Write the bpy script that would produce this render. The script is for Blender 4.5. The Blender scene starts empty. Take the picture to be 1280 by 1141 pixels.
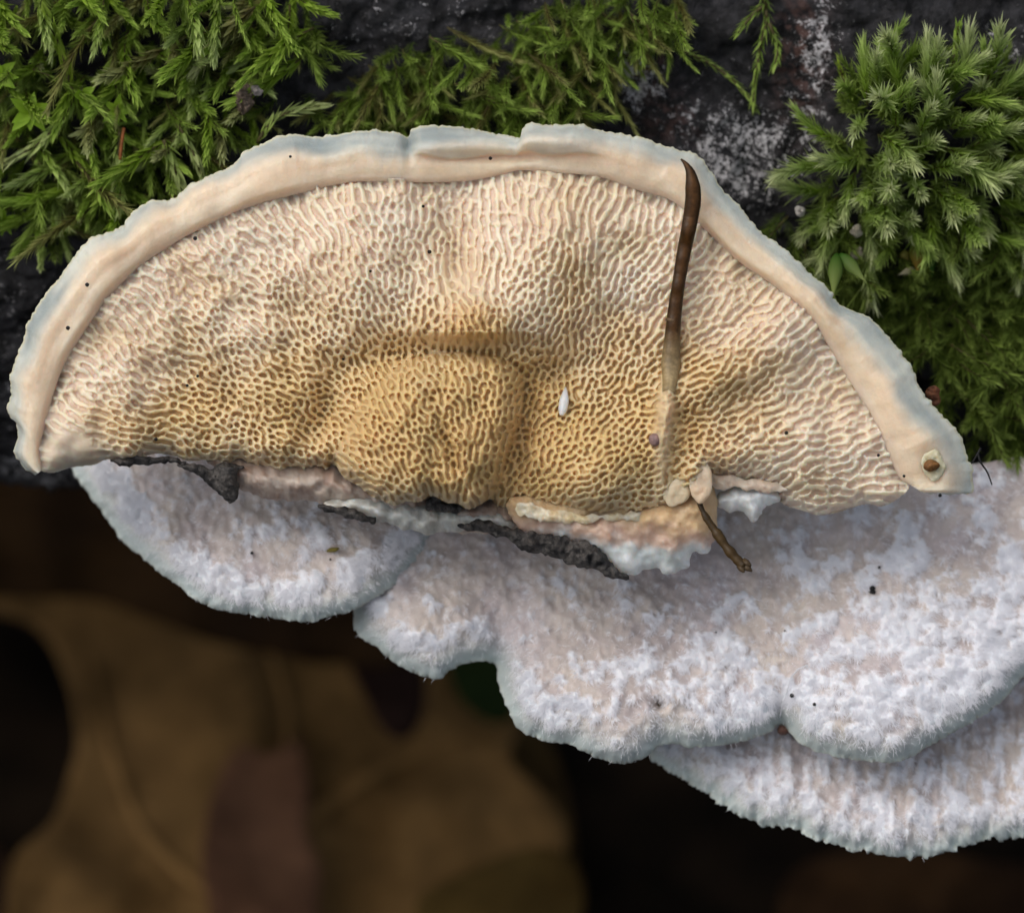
import bpy, math, random
import numpy as np
from mathutils import Matrix, Vector

# ------------------------------------------------------------------ camera, sky, sun, exposure
# Lengths: 1 unit = 4 mm.  The place is laid out in a frame whose Y axis runs along the viewing
# direction of the macro lens; TILT stands it up in the world (the lens looks 45 degrees down).
DIST = 60.0
PITCH = math.radians(45)
TILT = Matrix(((1, 0, 0, 0),
               (0, math.cos(PITCH), math.sin(PITCH), 0),
               (0, -math.sin(PITCH), math.cos(PITCH), 0),
               (0, 0, 0, 1)))
scene = bpy.context.scene
COL = scene.collection
cam_data = bpy.data.cameras.new('camera')
cam = bpy.data.objects.new('camera', cam_data)
COL.objects.link(cam)
cam_data.sensor_width = 36.0
cam_data.lens = 36.0 * DIST / 12.8
cam_data.clip_start = 1.0
cam_data.clip_end = 3000.0
cam.matrix_world = TILT @ Matrix.Translation((0, -DIST, 0)) @ Matrix.Rotation(math.radians(90), 4, 'X')
cam_data.dof.use_dof = True
cam_data.dof.focus_distance = DIST - 1.0
cam_data.dof.aperture_fstop = 0.16
scene.camera = cam

world = bpy.data.worlds.new('World')
scene.world = world
world.use_nodes = True
wn = world.node_tree.nodes
wl = world.node_tree.links
sky_node = wn.new('ShaderNodeTexSky')
sky_node.sky_type = 'NISHITA'
sky_node.sun_disc = False
SUN_EL, SUN_AZ = math.radians(62), math.radians(255)
sky_node.sun_elevation = SUN_EL
sky_node.sun_rotation = SUN_AZ
sky_node.dust_density = 6.0
sky_node.air_density = 1.0
bg = wn['Background']
bg.inputs['Strength'].default_value = 0.12
veil = wn.new('ShaderNodeHueSaturation')          # thin even cloud: the sky's blue is washed out
veil.inputs['Saturation'].default_value = 0.55
wl.new(sky_node.outputs['Color'], veil.inputs['Color'])
wl.new(veil.outputs['Color'], bg.inputs['Color'])

sun_data = bpy.data.lights.new('sun', 'SUN')
sun_data.energy = 0.55
sun_data.angle = math.radians(80)
sun_data.color = (1.0, 0.95, 0.87)
sun = bpy.data.objects.new('sun', sun_data)
COL.objects.link(sun)
sd = Vector((math.sin(SUN_AZ) * math.cos(SUN_EL), math.cos(SUN_AZ) * math.cos(SUN_EL), math.sin(SUN_EL)))
sun.rotation_euler = sd.to_track_quat('Z', 'Y').to_euler()

vs = scene.view_settings
vs.view_transform = 'Standard'
vs.look = 'None'
vs.gamma = 1.0
vs.use_curve_mapping = False
vs.exposure = 0.10
scene.cycles.max_bounces = 4
scene.cycles.diffuse_bounces = 3
scene.cycles.glossy_bounces = 2
scene.cycles.transmission_bounces = 3

# ------------------------------------------------------------------ helpers
rng = np.random.default_rng(11)
random.seed(5)


def at(px, py, y):
    """Place coordinates of a spot sighted at (px, py), y units behind the focus plane."""
    px = np.asarray(px, float); py = np.asarray(py, float); y = np.asarray(y, float)
    s = (DIST + y) / DIST / 100.0
    return np.stack([(px - 640) * s + 0 * y, y + 0 * px, (570.5 - py) * s + 0 * y], -1)


def sstep(a, b, x):
    t = np.clip((x - a) / (b - a), 0, 1)
    return t * t * (3 - 2 * t)


def vnoise(x, y, seed=0):
    x = np.asarray(x, float); y = np.asarray(y, float)
    xi = np.floor(x).astype(np.int64); yi = np.floor(y).astype(np.int64)
    xf = x - xi; yf = y - yi

    def h(a, b):
        n = (a * 374761393 + b * 668265263 + seed * 974634777) & 0xFFFFFFFF
        n = ((n ^ (n >> 13)) * 1274126177) & 0xFFFFFFFF
        n = n ^ (n >> 16)
        return (n & 0xFFFFFF) / float(0xFFFFFF) * 2 - 1
    u = xf * xf * xf * (xf * (xf * 6 - 15) + 10); v = yf * yf * yf * (yf * (yf * 6 - 15) + 10)
    return (h(xi, yi) * (1 - u) + h(xi + 1, yi) * u) * (1 - v) + (h(xi, yi + 1) * (1 - u) + h(xi + 1, yi + 1) * u) * v


def fbm(x, y, seed=0, octs=4, gain=.5):
    s = 0; a = 1.0; tot = 0
    for k in range(octs):
        s = s + a * vnoise(x * 2 ** k + 17.3 * k, y * 2 ** k - 9.1 * k, seed + k)
        tot += a; a *= gain
    return s / tot


def gauss(x, y, cx, cy, sx, sy, rot=0):
    c, s = math.cos(math.radians(rot)), math.sin(math.radians(rot))
    u = (x - cx) * c + (y - cy) * s; v = -(x - cx) * s + (y - cy) * c
    return np.exp(-(u / sx) ** 2 - (v / sy) ** 2)


def spline(pts, step=4.0, closed=False):
    """Catmull-Rom through pts, resampled evenly."""
    P = np.array(pts, float)
    n = len(P)
    out = []
    rngi = range(n if closed else n - 1)
    for i in rngi:
        p0 = P[(i - 1) % n] if closed or i > 0 else P[0]
        p1 = P[i]; p2 = P[(i + 1) % n]
        p3 = P[(i + 2) % n] if closed or i + 2 < n else P[-1]
        t = np.linspace(0, 1, 13)[:-1, None]
        out.append(.5 * ((2 * p1) + (-p0 + p2) * t + (2 * p0 - 5 * p1 + 4 * p2 - p3) * t ** 2 + (-p0 + 3 * p1 - 3 * p2 + p3) * t ** 3))
    if not closed:
        out.append(P[-1:])
    Q = np.concatenate(out)
    if closed:
        Q = np.concatenate([Q, Q[:1]])
    L = np.concatenate([[0], np.cumsum(np.linalg.norm(np.diff(Q, axis=0), axis=1))])
    m = max(4, int(L[-1] / step))
    s = np.linspace(0, L[-1], m + 1)
    R = np.stack([np.interp(s, L, Q[:, k]) for k in range(Q.shape[1])], 1)
    return R[:-1] if closed else R


def resample(P, n):
    L = np.concatenate([[0], np.cumsum(np.linalg.norm(np.diff(P, axis=0), axis=1))])
    s = np.linspace(0, L[-1], n)
    return np.stack([np.interp(s, L, P[:, k]) for k in range(P.shape[1])], 1)


def ragged(P, amp, freq, seed, closed=True):
    """Roughen an outline along its normal."""
    T = np.roll(P, -1, 0) - np.roll(P, 1, 0)
    T /= np.linalg.norm(T, axis=1, keepdims=True) + 1e-9
    N = np.stack([-T[:, 1], T[:, 0]], 1)
    s = np.arange(len(P)) * freq
    d = fbm(s, s * 0 + seed * 3.7, seed, 3, .6) * amp
    return P + N * d[:, None]


def sdf(X, Y, P):
    """Signed distance (inside positive) of points to closed outline P, and the nearest outline point."""
    best = np.full(X.shape, 1e18); bx = np.zeros(X.shape); by = np.zeros(X.shape)
    ins = np.zeros(X.shape, bool)
    Q = np.roll(P, -1, 0)
    for (x0, y0), (x1, y1) in zip(P, Q):
        dx, dy = x1 - x0, y1 - y0
        l2 = dx * dx + dy * dy + 1e-12
        t = np.clip(((X - x0) * dx + (Y - y0) * dy) / l2, 0, 1)
        cx = x0 + t * dx; cy = y0 + t * dy
        dd = (X - cx) ** 2 + (Y - cy) ** 2
        m = dd < best
        best = np.where(m, dd, best); bx = np.where(m, cx, bx); by = np.where(m, cy, by)
        if y0 != y1:
            c = ((y0 > Y) != (y1 > Y)) & (X < (x1 - x0) * (Y - y0) / (y1 - y0) + x0)
            ins ^= c
    d = np.sqrt(best)
    return np.where(ins, d, -d), bx, by


def mesh(name, V, F, mat, parent=None, col=None, smooth=True, origin=None):
    """One mesh object. F: (n,k) array, or list of faces. col: rgb per vertex."""
    V = np.asarray(V, float)
    if origin is None and parent is not None:
        origin = parent['_o'] if '_o' in parent else (0, 0, 0)
    if origin is not None:
        V = V - np.asarray(origin, float)
    me = bpy.data.meshes.new(name)
    if isinstance(F, np.ndarray):
        k = F.shape[1]
        me.vertices.add(len(V)); me.vertices.foreach_set('co', V.astype(np.float32).ravel())
        me.loops.add(F.size); me.loops.foreach_set('vertex_index', F.astype(np.int32).ravel())
        me.polygons.add(len(F)); me.polygons.foreach_set('loop_start', np.arange(0, F.size, k, dtype=np.int32))
        me.update(calc_edges=True)
    else:
        me.from_pydata([tuple(v) for v in V], [], [tuple(f) for f in F])
    if smooth:
        me.polygons.foreach_set('use_smooth', np.ones(len(me.polygons), bool))
    if col is not None:
        a = me.color_attributes.new('Col', 'FLOAT_COLOR', 'POINT')
        c = np.ones((len(V), 4), np.float32); c[:, :np.shape(col)[1]] = col
        a.data.foreach_set('color', c.ravel())
    me.materials.append(mat)
    o = bpy.data.objects.new(name, me)
    COL.objects.link(o)
    if parent is not None:
        o.parent = parent
    elif origin is not None:
        o.location = tuple(origin)
    return o


def tag(o, label, cat=None, group=None, kind=None):
    o['label'] = label
    if cat: o['category'] = cat
    if group: o['group'] = group
    if kind: o['kind'] = kind
    return o


def thing(name, label, cat, loc=(0, 0, 0), group=None):
    o = bpy.data.objects.new(name, None)
    COL.objects.link(o)
    o.empty_display_size = .1
    o.location = tuple(loc)
    o['_o'] = tuple(float(v) for v in loc)
    return tag(o, label, cat, group)


def grid_faces(r, c, closed=False):
    i = np.arange(r - 1)[:, None]; j = np.arange(c if closed else c - 1)[None, :]
    a = i * c + j; b = i * c + (j + 1) % c
    return np.stack([a, b, b + c, a + c], -1).reshape(-1, 4)


def tube(path, rad, k=10, flat=1.0, cap=True):
    """Tapered tube along path (n,3) with radii rad; returns V, F(list)."""
    P = np.asarray(path, float); n = len(P); rad = np.asarray(rad, float)
    T = np.gradient(P, axis=0); T /= np.linalg.norm(T, axis=1, keepdims=True) + 1e-9
    ref = np.array([0, 1.0, 0])
    A = np.cross(T, ref); A /= np.linalg.norm(A, axis=1, keepdims=True) + 1e-9
    B = np.cross(A, T)
    th = np.linspace(0, 2 * np.pi, k, endpoint=False)
    V = P[:, None] + rad[:, None, None] * (np.cos(th)[None, :, None] * A[:, None] + flat * np.sin(th)[None, :, None] * B[:, None])
    F = [tuple(f) for f in grid_faces(n, k, True)]
    if cap:
        F.append(tuple(range(k - 1, -1, -1))); F.append(tuple(range((n - 1) * k, n * k)))
    return V.reshape(-1, 3), F


def sheet(P, res, front, back=None, bound=None):
    """Solid body over outline P (px): front(px,py,d) / back(px,py,d) give the depth of its two faces.
    Returns V, F, px, py, d, isfront."""
    x0, y0 = P.min(0) - res; x1, y1 = P.max(0) + res
    xs = np.arange(x0, x1 + res, res); ys = np.arange(y0, y1 + res, res)
    X, Y = np.meshgrid(xs, ys)
    d, bx, by = sdf(X, Y, P)
    cx = (X[:-1, :-1] + X[1:, 1:]) / 2; cy = (Y[:-1, :-1] + Y[1:, 1:]) / 2
    dc = (d[:-1, :-1] + d[1:, :-1] + d[:-1, 1:] + d[1:, 1:]) / 4
    keep = dc > 0
    H, W = X.shape
    idx = np.arange(H * W).reshape(H, W)
    cells = np.stack([idx[:-1, :-1], idx[1:, :-1], idx[1:, 1:], idx[:-1, 1:]], -1)[keep]
    cnt = np.bincount(cells.ravel(), minlength=H * W)
    used = np.nonzero(cnt)[0]
    remap = -np.ones(H * W, int); remap[used] = np.arange(len(used))
    px = X.ravel()[used].copy(); py = Y.ravel()[used].copy(); dd = d.ravel()[used].copy()
    edge = cnt[used] < 4
    px[edge] = bx.ravel()[used][edge]; py[edge] = by.ravel()[used][edge]; dd[edge] = 0
    dd = np.maximum(dd, 0)
    C = remap[cells]
    yf = front(px, py, dd)
    V = at(px, py, yf); F = C; isf = np.ones(len(px), bool)
    if back is not None:
        yb = back(px, py, dd)
        Vb = at(px, py, yb)
        n = len(px)
        E = np.concatenate([C[:, [0, 1]], C[:, [1, 2]], C[:, [2, 3]], C[:, [3, 0]]])
        key = E[:, 0] * n + E[:, 1]; rev = E[:, 1] * n + E[:, 0]
        bd = E[~np.isin(key, rev)]
        side = np.stack([bd[:, 1], bd[:, 0], bd[:, 0] + n, bd[:, 1] + n], -1)
        F = np.concatenate([C, C[:, ::-1] + n, side])
        V = np.concatenate([V, Vb])
        px = np.concatenate([px, px]); py = np.concatenate([py, py]); dd = np.concatenate([dd, dd])
        isf = np.concatenate([isf, ~isf])
    return V, F, px, py, dd, isf


def lerp(a, b, t):
    t = np.asarray(t)[..., None]
    return np.asarray(a, float) * (1 - t) + np.asarray(b, float) * t


# ------------------------------------------------------------------ materials
def material(name, rough=.6, spec=.4, sss=0.0, radius=(.1, .06, .03), noise=None, bump=None, color=None,
             translucent=0.0, coat=0.0, trans=0.0):
    """Principled material fed by the Col attribute (or a colour), with procedural mottling and relief."""
    m = bpy.data.materials.new(name)
    m.use_nodes = True
    nt = m.node_tree; N = nt.nodes; L = nt.links
    p = N['Principled BSDF']
    p.inputs['Roughness'].default_value = rough
    p.inputs['Specular IOR Level'].default_value = spec
    p.inputs['Coat Weight'].default_value = coat
    p.inputs['Coat Roughness'].default_value = .2
    if color is None:
        a = N.new('ShaderNodeAttribute'); a.attribute_name = 'Col'
        src = a.outputs['Color']
    else:
        c = N.new('ShaderNodeRGB'); c.outputs[0].default_value = (*color, 1)
        src = c.outputs[0]
    tc = N.new('ShaderNodeTexCoord')
    if noise:
        for sc, amt in noise:
            t = N.new('ShaderNodeTexNoise'); t.inputs['Scale'].default_value = sc; t.inputs['Detail'].default_value = 4
            t.inputs['Roughness'].default_value = .65
            L.new(tc.outputs['Object'], t.inputs['Vector'])
            r = N.new('ShaderNodeMapRange')
            r.inputs['From Min'].default_value = .3; r.inputs['From Max'].default_value = .7
            r.inputs['To Min'].default_value = 1 - amt; r.inputs['To Max'].default_value = 1 + amt
            L.new(t.outputs['Fac'], r.inputs['Value'])
            x = N.new('ShaderNodeMix'); x.data_type = 'RGBA'; x.blend_type = 'MULTIPLY'
            x.inputs['Factor'].default_value = 1
            L.new(src, x.inputs['A']); L.new(r.outputs['Result'], x.inputs['B'])
            src = x.outputs['Result']
    L.new(src, p.inputs['Base Color'])
    if bump:
        prev = None
        for sc, st, dist in bump:
            t = N.new('ShaderNodeTexNoise'); t.inputs['Scale'].default_value = sc; t.inputs['Detail'].default_value = 5
            L.new(tc.outputs['Object'], t.inputs['Vector'])
            b = N.new('ShaderNodeBump'); b.inputs['Strength'].default_value = st; b.inputs['Distance'].default_value = dist
            L.new(t.outputs['Fac'], b.inputs['Height'])
            if prev: L.new(prev.outputs['Normal'], b.inputs['Normal'])
            prev = b
        L.new(prev.outputs['Normal'], p.inputs['Normal'])
    if sss:
        p.inputs['Subsurface Weight'].default_value = sss
        p.inputs['Subsurface Radius'].default_value = radius
        p.inputs['Subsurface Scale'].default_value = 1.0
    if trans:
        p.inputs['Transmission Weight'].default_value = trans
    if translucent:
        out = N['Material Output']
        tr = N.new('ShaderNodeBsdfTranslucent'); L.new(src, tr.inputs['Color'])
        mx = N.new('ShaderNodeMixShader'); mx.inputs['Fac'].default_value = translucent
        L.new(p.outputs[0], mx.inputs[1]); L.new(tr.outputs[0], mx.inputs[2])
        L.new(mx.outputs[0], out.inputs['Surface'])
    return m


M_PORE = material('pore_flesh', .45, .4, .6, (.20, .12, .06))
M_RIM = material('rim_flesh', .36, .4, .8, (.30, .22, .16), noise=[(7, .06)], bump=[(30, .3, .03)])
M_FLESH = material('torn_flesh', .4, .45, .7, (.22, .16, .12), noise=[(8, .10)], bump=[(24, .3, .03)])
M_FELT = material('felted_cap', .9, .15, .5, (.16, .13, .12), noise=[(70, .12)], bump=[(60, .35, .02)])
M_HAIR = material('felt_hair', .8, .2, color=(.90, .91, .95), translucent=.3)
M_LEAF = material('moss_leaf', .5, .22, translucent=.45)
M_STEM = material('moss_stem', .6, .3, color=(.07, .06, .02))
M_DEBRIS = material('debris', .6, .35, noise=[(20, .3)], bump=[(30, .6, .03)])
M_NEEDLE = material('needle', .35, .2, noise=[(5, .3), (25, .25)], bump=[(22, .3, .02)])
M_STRIP = material('bark_strip', .5, .5, noise=[(22, .45), (90, .4)], bump=[(16, .9, .08), (60, .8, .03)])
M_LITTER = material('leaf_blade', .9, .06, noise=[(.6, .25), (3, .2)], bump=[(2, .4, .2)], translucent=.12)


def soil_material():
    m = bpy.data.materials.new('soil'); m.use_nodes = True
    N = m.node_tree.nodes; L = m.node_tree.links; p = N['Principled BSDF']
    t = N.new('ShaderNodeTexNoise'); t.inputs['Scale'].default_value = .35; t.inputs['Detail'].default_value = 8
    r = N.new('ShaderNodeValToRGB')
    r.color_ramp.elements[0].color = (.004, .003, .002, 1); r.color_ramp.elements[0].position = .4
    r.color_ramp.elements[1].color = (.022, .014, .008, 1); r.color_ramp.elements[1].position = .75
    tc = N.new('ShaderNodeTexCoord'); L.new(tc.outputs['Object'], t.inputs['Vector'])
    L.new(t.outputs['Fac'], r.inputs[0]); L.new(r.outputs[0], p.inputs['Base Color'])
    p.inputs['Roughness'].default_value = .9; p.inputs['Specular IOR Level'].default_value = .03
    return m


def bark_material():
    """Near-black wet bark; Col.r = how much pale crust grows here, Col.g = reddish weathering."""
    m = bpy.data.materials.new('bark'); m.use_nodes = True
    N = m.node_tree.nodes; L = m.node_tree.links; p = N['Principled BSDF']
    tc = N.new('ShaderNodeTexCoord'); a = N.new('ShaderNodeAttribute'); a.attribute_name = 'Col'
    sp = N.new('ShaderNodeSeparateColor'); L.new(a.outputs['Color'], sp.inputs[0])

    def tex(sc, det, rough=.6):
        t = N.new('ShaderNodeTexNoise'); t.inputs['Scale'].default_value = sc; t.inputs['Detail'].default_value = min(det, 5)
        t.inputs['Roughness'].default_value = rough
        L.new(tc.outputs['Object'], t.inputs['Vector']); return t.outputs['Fac']

    def math_(op, x, y):
        n = N.new('ShaderNodeMath'); n.operation = op
        for s, v in zip(n.inputs, (x, y)):
            if isinstance(v, (int, float)): s.default_value = v
            else: L.new(v, s)
        return n.outputs[0]

    def ramp(x, lo, hi):
        r = N.new('ShaderNodeMapRange'); r.interpolation_type = 'SMOOTHSTEP'
        r.inputs['From Min'].default_value = lo; r.inputs['From Max'].default_value = hi
        L.new(x, r.inputs['Value']); return r.outputs[0]

    def mix(f, A, B):
        x = N.new('ShaderNodeMix'); x.data_type = 'RGBA'
        L.new(f, x.inputs['Factor'])
        for s, v in ((x.inputs['A'], A), (x.inputs['B'], B)):
            if isinstance(v, tuple): s.default_value = (*v, 1)
            else: L.new(v, s)
        return x.outputs['Result']
    base = mix(ramp(tex(3.5, 8, .7), .35, .75), (.005, .005, .006), (.060, .060, .068))  # grey mottling; its lighter bluish tone paints highlights into the bark
    rust = math_('MULTIPLY', sp.outputs[1], ramp(tex(7, 6), .42, .62))
    base = mix(rust, base, (.24, .10, .065))
    # crust: coarse islands broken up by fine grain
    isl = math_('ADD', math_('MULTIPLY', tex(4.5, 5, .75), .7), math_('MULTIPLY', tex(17, 5, .85), .95))
    crust = ramp(math_('ADD', isl, math_('MULTIPLY', sp.outputs[0], .22)), 1.02, 1.10)
    crust = math_('MULTIPLY', crust, ramp(sp.outputs[0], .02, .3))
    base = mix(crust, base, (.74, .73, .75))
    glint = math_('MULTIPLY', ramp(tex(60, 3, .8), .66, .72), .7)  # sparkling glints painted into the bark colour as pale specks
    base = mix(glint, base, (.4, .41, .43))
    L.new(base, p.inputs['Base Color'])
    p.inputs['Roughness'].default_value = .42
    p.inputs['Specular IOR Level'].default_value = .35
    b1 = N.new('ShaderNodeBump'); b1.inputs['Strength'].default_value = .9; b1.inputs['Distance'].default_value = .12
    L.new(tex(9, 8, .7), b1.inputs['Height'])
    b2 = N.new('ShaderNodeBump'); b2.inputs['Strength'].default_value = .8; b2.inputs['Distance'].default_value = .03
    L.new(tex(48, 5, .7), b2.inputs['Height']); L.new(b1.outputs[0], b2.inputs['Normal'])
    L.new(b2.outputs[0], p.inputs['Normal'])
    return m


M_SOIL = soil_material()
M_BARK = bark_material()

# ------------------------------------------------------------------ the setting: ground, log
GK = 27.0


def ground_y(py, lift=0.0):
    q = (570.5 - np.asarray(py, float)) / 100
    return (GK - lift * 1.414 + q) / (1 - q / DIST)


gp = []
S = 1.0 / math.sqrt(2)
c0 = np.array([0, GK, 0.0])
n_up = np.array([0, -S, S]); n_f = np.array([0, S, S])
nx = 60
xs = np.concatenate([np.linspace(-900, -45, 8), np.linspace(-40, 40, 81), np.linspace(45, 900, 8)])
X, Yg = np.meshgrid(xs, xs)
Zg = fbm(X * .12, Yg * .12, 4, 4) * .9 * np.exp(-(X ** 2 + Yg ** 2) / 3000)
V = c0 + X[..., None] * np.array([1, 0, 0]) + Yg[..., None] * n_f + Zg[..., None] * n_up
g = mesh('ground', V.reshape(-1, 3), grid_faces(len(xs), len(xs)), M_SOIL)
tag(g, 'dark damp forest soil under the leaf litter', kind='structure')

# log: an oval cross-section round a slightly tilted axis
LOG_Z, LOG_RZ, LOG_RY, LOG_F = 8.6, 9.0, 5.0, 0.35


def bark_disp(X, A):
    a = A * 7.0
    big = fbm(X * .22, a * .35, 21, 3)
    plates = np.abs(fbm(X * .55 + 3, a * .9, 31, 4))
    fine = fbm(X * 2.1, a * 2.4, 41, 5, .6)
    return .35 * big + .42 * (plates - .2) + .20 * fine


def log_point(X, A):
    """A = angle: 0 faces the lens, positive towards the bottom of the log."""
    d = bark_disp(X, A)
    zc = LOG_Z - .03 * X
    return np.stack([X, LOG_F + LOG_RY - np.cos(A) * (LOG_RY + d), zc - np.sin(A) * (LOG_RZ + d)], -1)


def bark_at(px, py):
    """Depth of the bark sighted at (px, py)."""
    y = np.full(np.shape(px), 1.0)
    for _ in range(6):
        p = at(px, py, y)
        s = np.clip((LOG_Z - .03 * p[..., 0] - p[..., 2]) / LOG_RZ, -.97, .97)
        A = np.arcsin(s)
        y = log_point(p[..., 0], A)[..., 1]
    return y


lx = np.concatenate([np.arange(-40, -8, .8), np.arange(-8, 8.01, .042), np.arange(8.8, 40, .8)])
la = np.concatenate([np.arange(.05, 1.62, .0052), np.arange(1.65, 2 * math.pi + .03, .04)])
X, A = np.meshgrid(lx, la)
V = log_point(X, A)
Pz = (570.5 - V[..., 2] * 100 * DIST / (DIST + V[..., 1])); Px = 640 + V[..., 0] * 100 * DIST / (DIST + V[..., 1])
vis = (A < 1.7)
lich = vis * (1.0 * gauss(Px, Pz, 930, 205, 75, 70) + 1.0 * gauss(Px, Pz, 790, 92, 30, 45) + .75 * gauss(Px, Pz, 1022, 40, 28, 85)
              + .3 * gauss(Px, Pz, 860, 140, 70, 60) + .55 * gauss(Px, Pz, 1265, 80, 60, 50) + .6 * gauss(Px, Pz, 20, 590, 160, 30) + .4 * gauss(Px, Pz, 10, 440, 70, 120)
              + .3 * gauss(Px, Pz, 470, 30, 80, 40) + .35 * gauss(Px, Pz, 620, 10, 60, 25) + .25 * gauss(Px, Pz, 1000, 130, 40, 60)) + .12
rust = vis * (.9 * gauss(Px, Pz, 795, 72, 30, 35) + .45 * gauss(Px, Pz, 1000, 60, 30, 90) + .3 * gauss(Px, Pz, 840, 150, 40, 30))
colr = np.stack([np.clip(lich, 0, 1), np.clip(rust, 0, 1), 0 * lich], -1).reshape(-1, 3)
r, c = X.shape
F = grid_faces(r, c)
last = np.stack([np.arange(c - 1) + (r - 1) * c, np.arange(1, c) + (r - 1) * c, np.arange(1, c), np.arange(c - 1)], -1)
log = mesh('log', V.reshape(-1, 3), np.concatenate([F, last])[:, ::-1].copy(), M_BARK, col=colr)
tag(log, 'dark rotting log with black bark and white crusty lichen patches', 'log')

# ------------------------------------------------------------------ the turned-over bracket with the pore surface
OUT = [(44, 594), (30, 584), (18, 565), (23, 537), (10, 515), (13, 488), (13, 466), (29, 428), (33, 404), (48, 381), (72, 349), (89, 325), (111, 299), (148, 285),
       (165, 266), (188, 251), (215, 249), (242, 228), (289, 208), (304, 190), (336, 176), (363, 168), (403, 171), (437, 165), (470, 164),
       (497, 165), (509, 171), (517, 161), (531, 157), (560, 158), (588, 160), (620, 166), (647, 172), (654, 160), (665, 154), (702, 157),
       (723, 155), (756, 163), (796, 170), (830, 182), (873, 195), (897, 229), (924, 259), (950, 288), (980, 311), (1010, 339),
       (1032, 356), (1051, 382), (1087, 396), (1107, 417), (1140, 460), (1149, 483), (1167, 507), (1183, 523), (1197, 540),
       (1211, 573), (1217, 597), (1215, 616), (1203, 618), (1177, 618), (1155, 617)]
INN = [(52, 588), (48, 562), (52, 538), (64, 491), (81, 447), (111, 400), (134, 368), (175, 329), (235, 291), (302, 259), (353, 243), (400, 232), (444, 224),
       (501, 224), (548, 224), (592, 222), (635, 214), (655, 210), (702, 213), (753, 219), (796, 234), (841, 248), (879, 281),
       (924, 324), (967, 354), (1013, 393), (1040, 433), (1067, 477), (1093, 517), (1113, 560), (1128, 594), (1138, 606)]
BOT = [(1138, 606), (1130, 616), (1115, 627), (1100, 632), (1085, 629), (1067, 633), (1045, 640), (1023, 643), (1003, 637), (980, 630), (972, 620), (950, 608), (925, 602), (900, 598), (888, 604),
       (870, 622), (845, 640), (820, 641), (800, 646), (773, 638), (745, 640), (717, 637), (690, 634), (653, 630), (630, 636), (620, 630), (614, 622), (600, 630), (585, 636), (572, 628),
       (560, 628), (548, 622), (537, 618), (530, 624), (522, 627), (508, 626), (492, 631), (478, 624), (465, 620), (448, 606), (430, 596), (420, 580), (413, 582), (407, 586), (395, 581),
       (380, 586), (365, 584), (349, 590), (335, 585), (322, 582), (310, 577), (299, 571), (285, 578), (262, 574), (235, 575), (215, 568), (188, 567), (161, 578),
       (134, 573), (118, 580), (91, 583), (67, 590), (52, 588)]
inn = spline(INN, 3.0)
bot = spline(BOT, 3.0)
PORE = np.concatenate([inn[:-1], bot[:-1]])
CAP_Y = -1.05


LOBE = spline([(505, 452), (560, 440), (625, 446), (655, 470), (652, 520), (634, 575), (622, 612), (612, 640), (590, 660), (520, 660), (455, 640), (422, 600), (418, 575), (430, 540), (455, 498)], 12, True)


def cap_base(px, py):
    """Depth of the smooth form under the pores (towards the lens is smaller)."""
    b = 0.0
    up = py < 412
    b = b + .36 * np.exp(-((px - 592) / 70) ** 2 - ((py - 414) / np.where(up, 62, 13)) ** 2)          # transverse roll
    ld = np.clip(sdf(np.atleast_1d(px), np.atleast_1d(py), LOBE)[0], 0, 999).reshape(np.shape(px))
    b = b + .36 * (1 - np.exp(-ld / 16)) + .12 * gauss(px, py, 528, 560, 90, 70)                      # the hanging lobe
    b = b + .38 * gauss(px, py, 745, 600, 72, 70)
    b = b + .22 * gauss(px, py, 690, 330, 70, 90, 15) + .18 * gauss(px, py, 465, 350, 50, 90, -12)
    b = b + .20 * gauss(px, py, 900, 470, 110, 36, -32) + .20 * gauss(px, py, 960, 560, 110, 40)
    b = b - .20 * gauss(px, py, 574, 332, 22, 30) - .10 * gauss(px, py, 560, 270, 34, 50)
    b = b - .14 * gauss(px, py, 652, 545, 14, 60, 12) - .10 * gauss(px, py, 470, 446, 60, 18, -14) - .12 * gauss(px, py, 690, 462, 60, 18, -12)
    b = b - .16 * gauss(px, py, 400, 520, 22, 60, 30) + .12 * gauss(px, py, 360, 560, 60, 30)
    b = b - .08 * gauss(px, py, 562, 560, 7, 40, -18)
    b = b + .16 * gauss(px, py, 832, 520, 13, 60, 4) + .14 * gauss(px, py, 868, 598, 20, 30)
    b = 1.45 * b + .10 * fbm(px / 70, py / 70, 5, 3) + .05 * fbm(px / 26, py / 26, 8, 2)
    b = b - .35 * sstep(450, 640, py) * 0
    return CAP_Y - 1.45 * b


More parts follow.
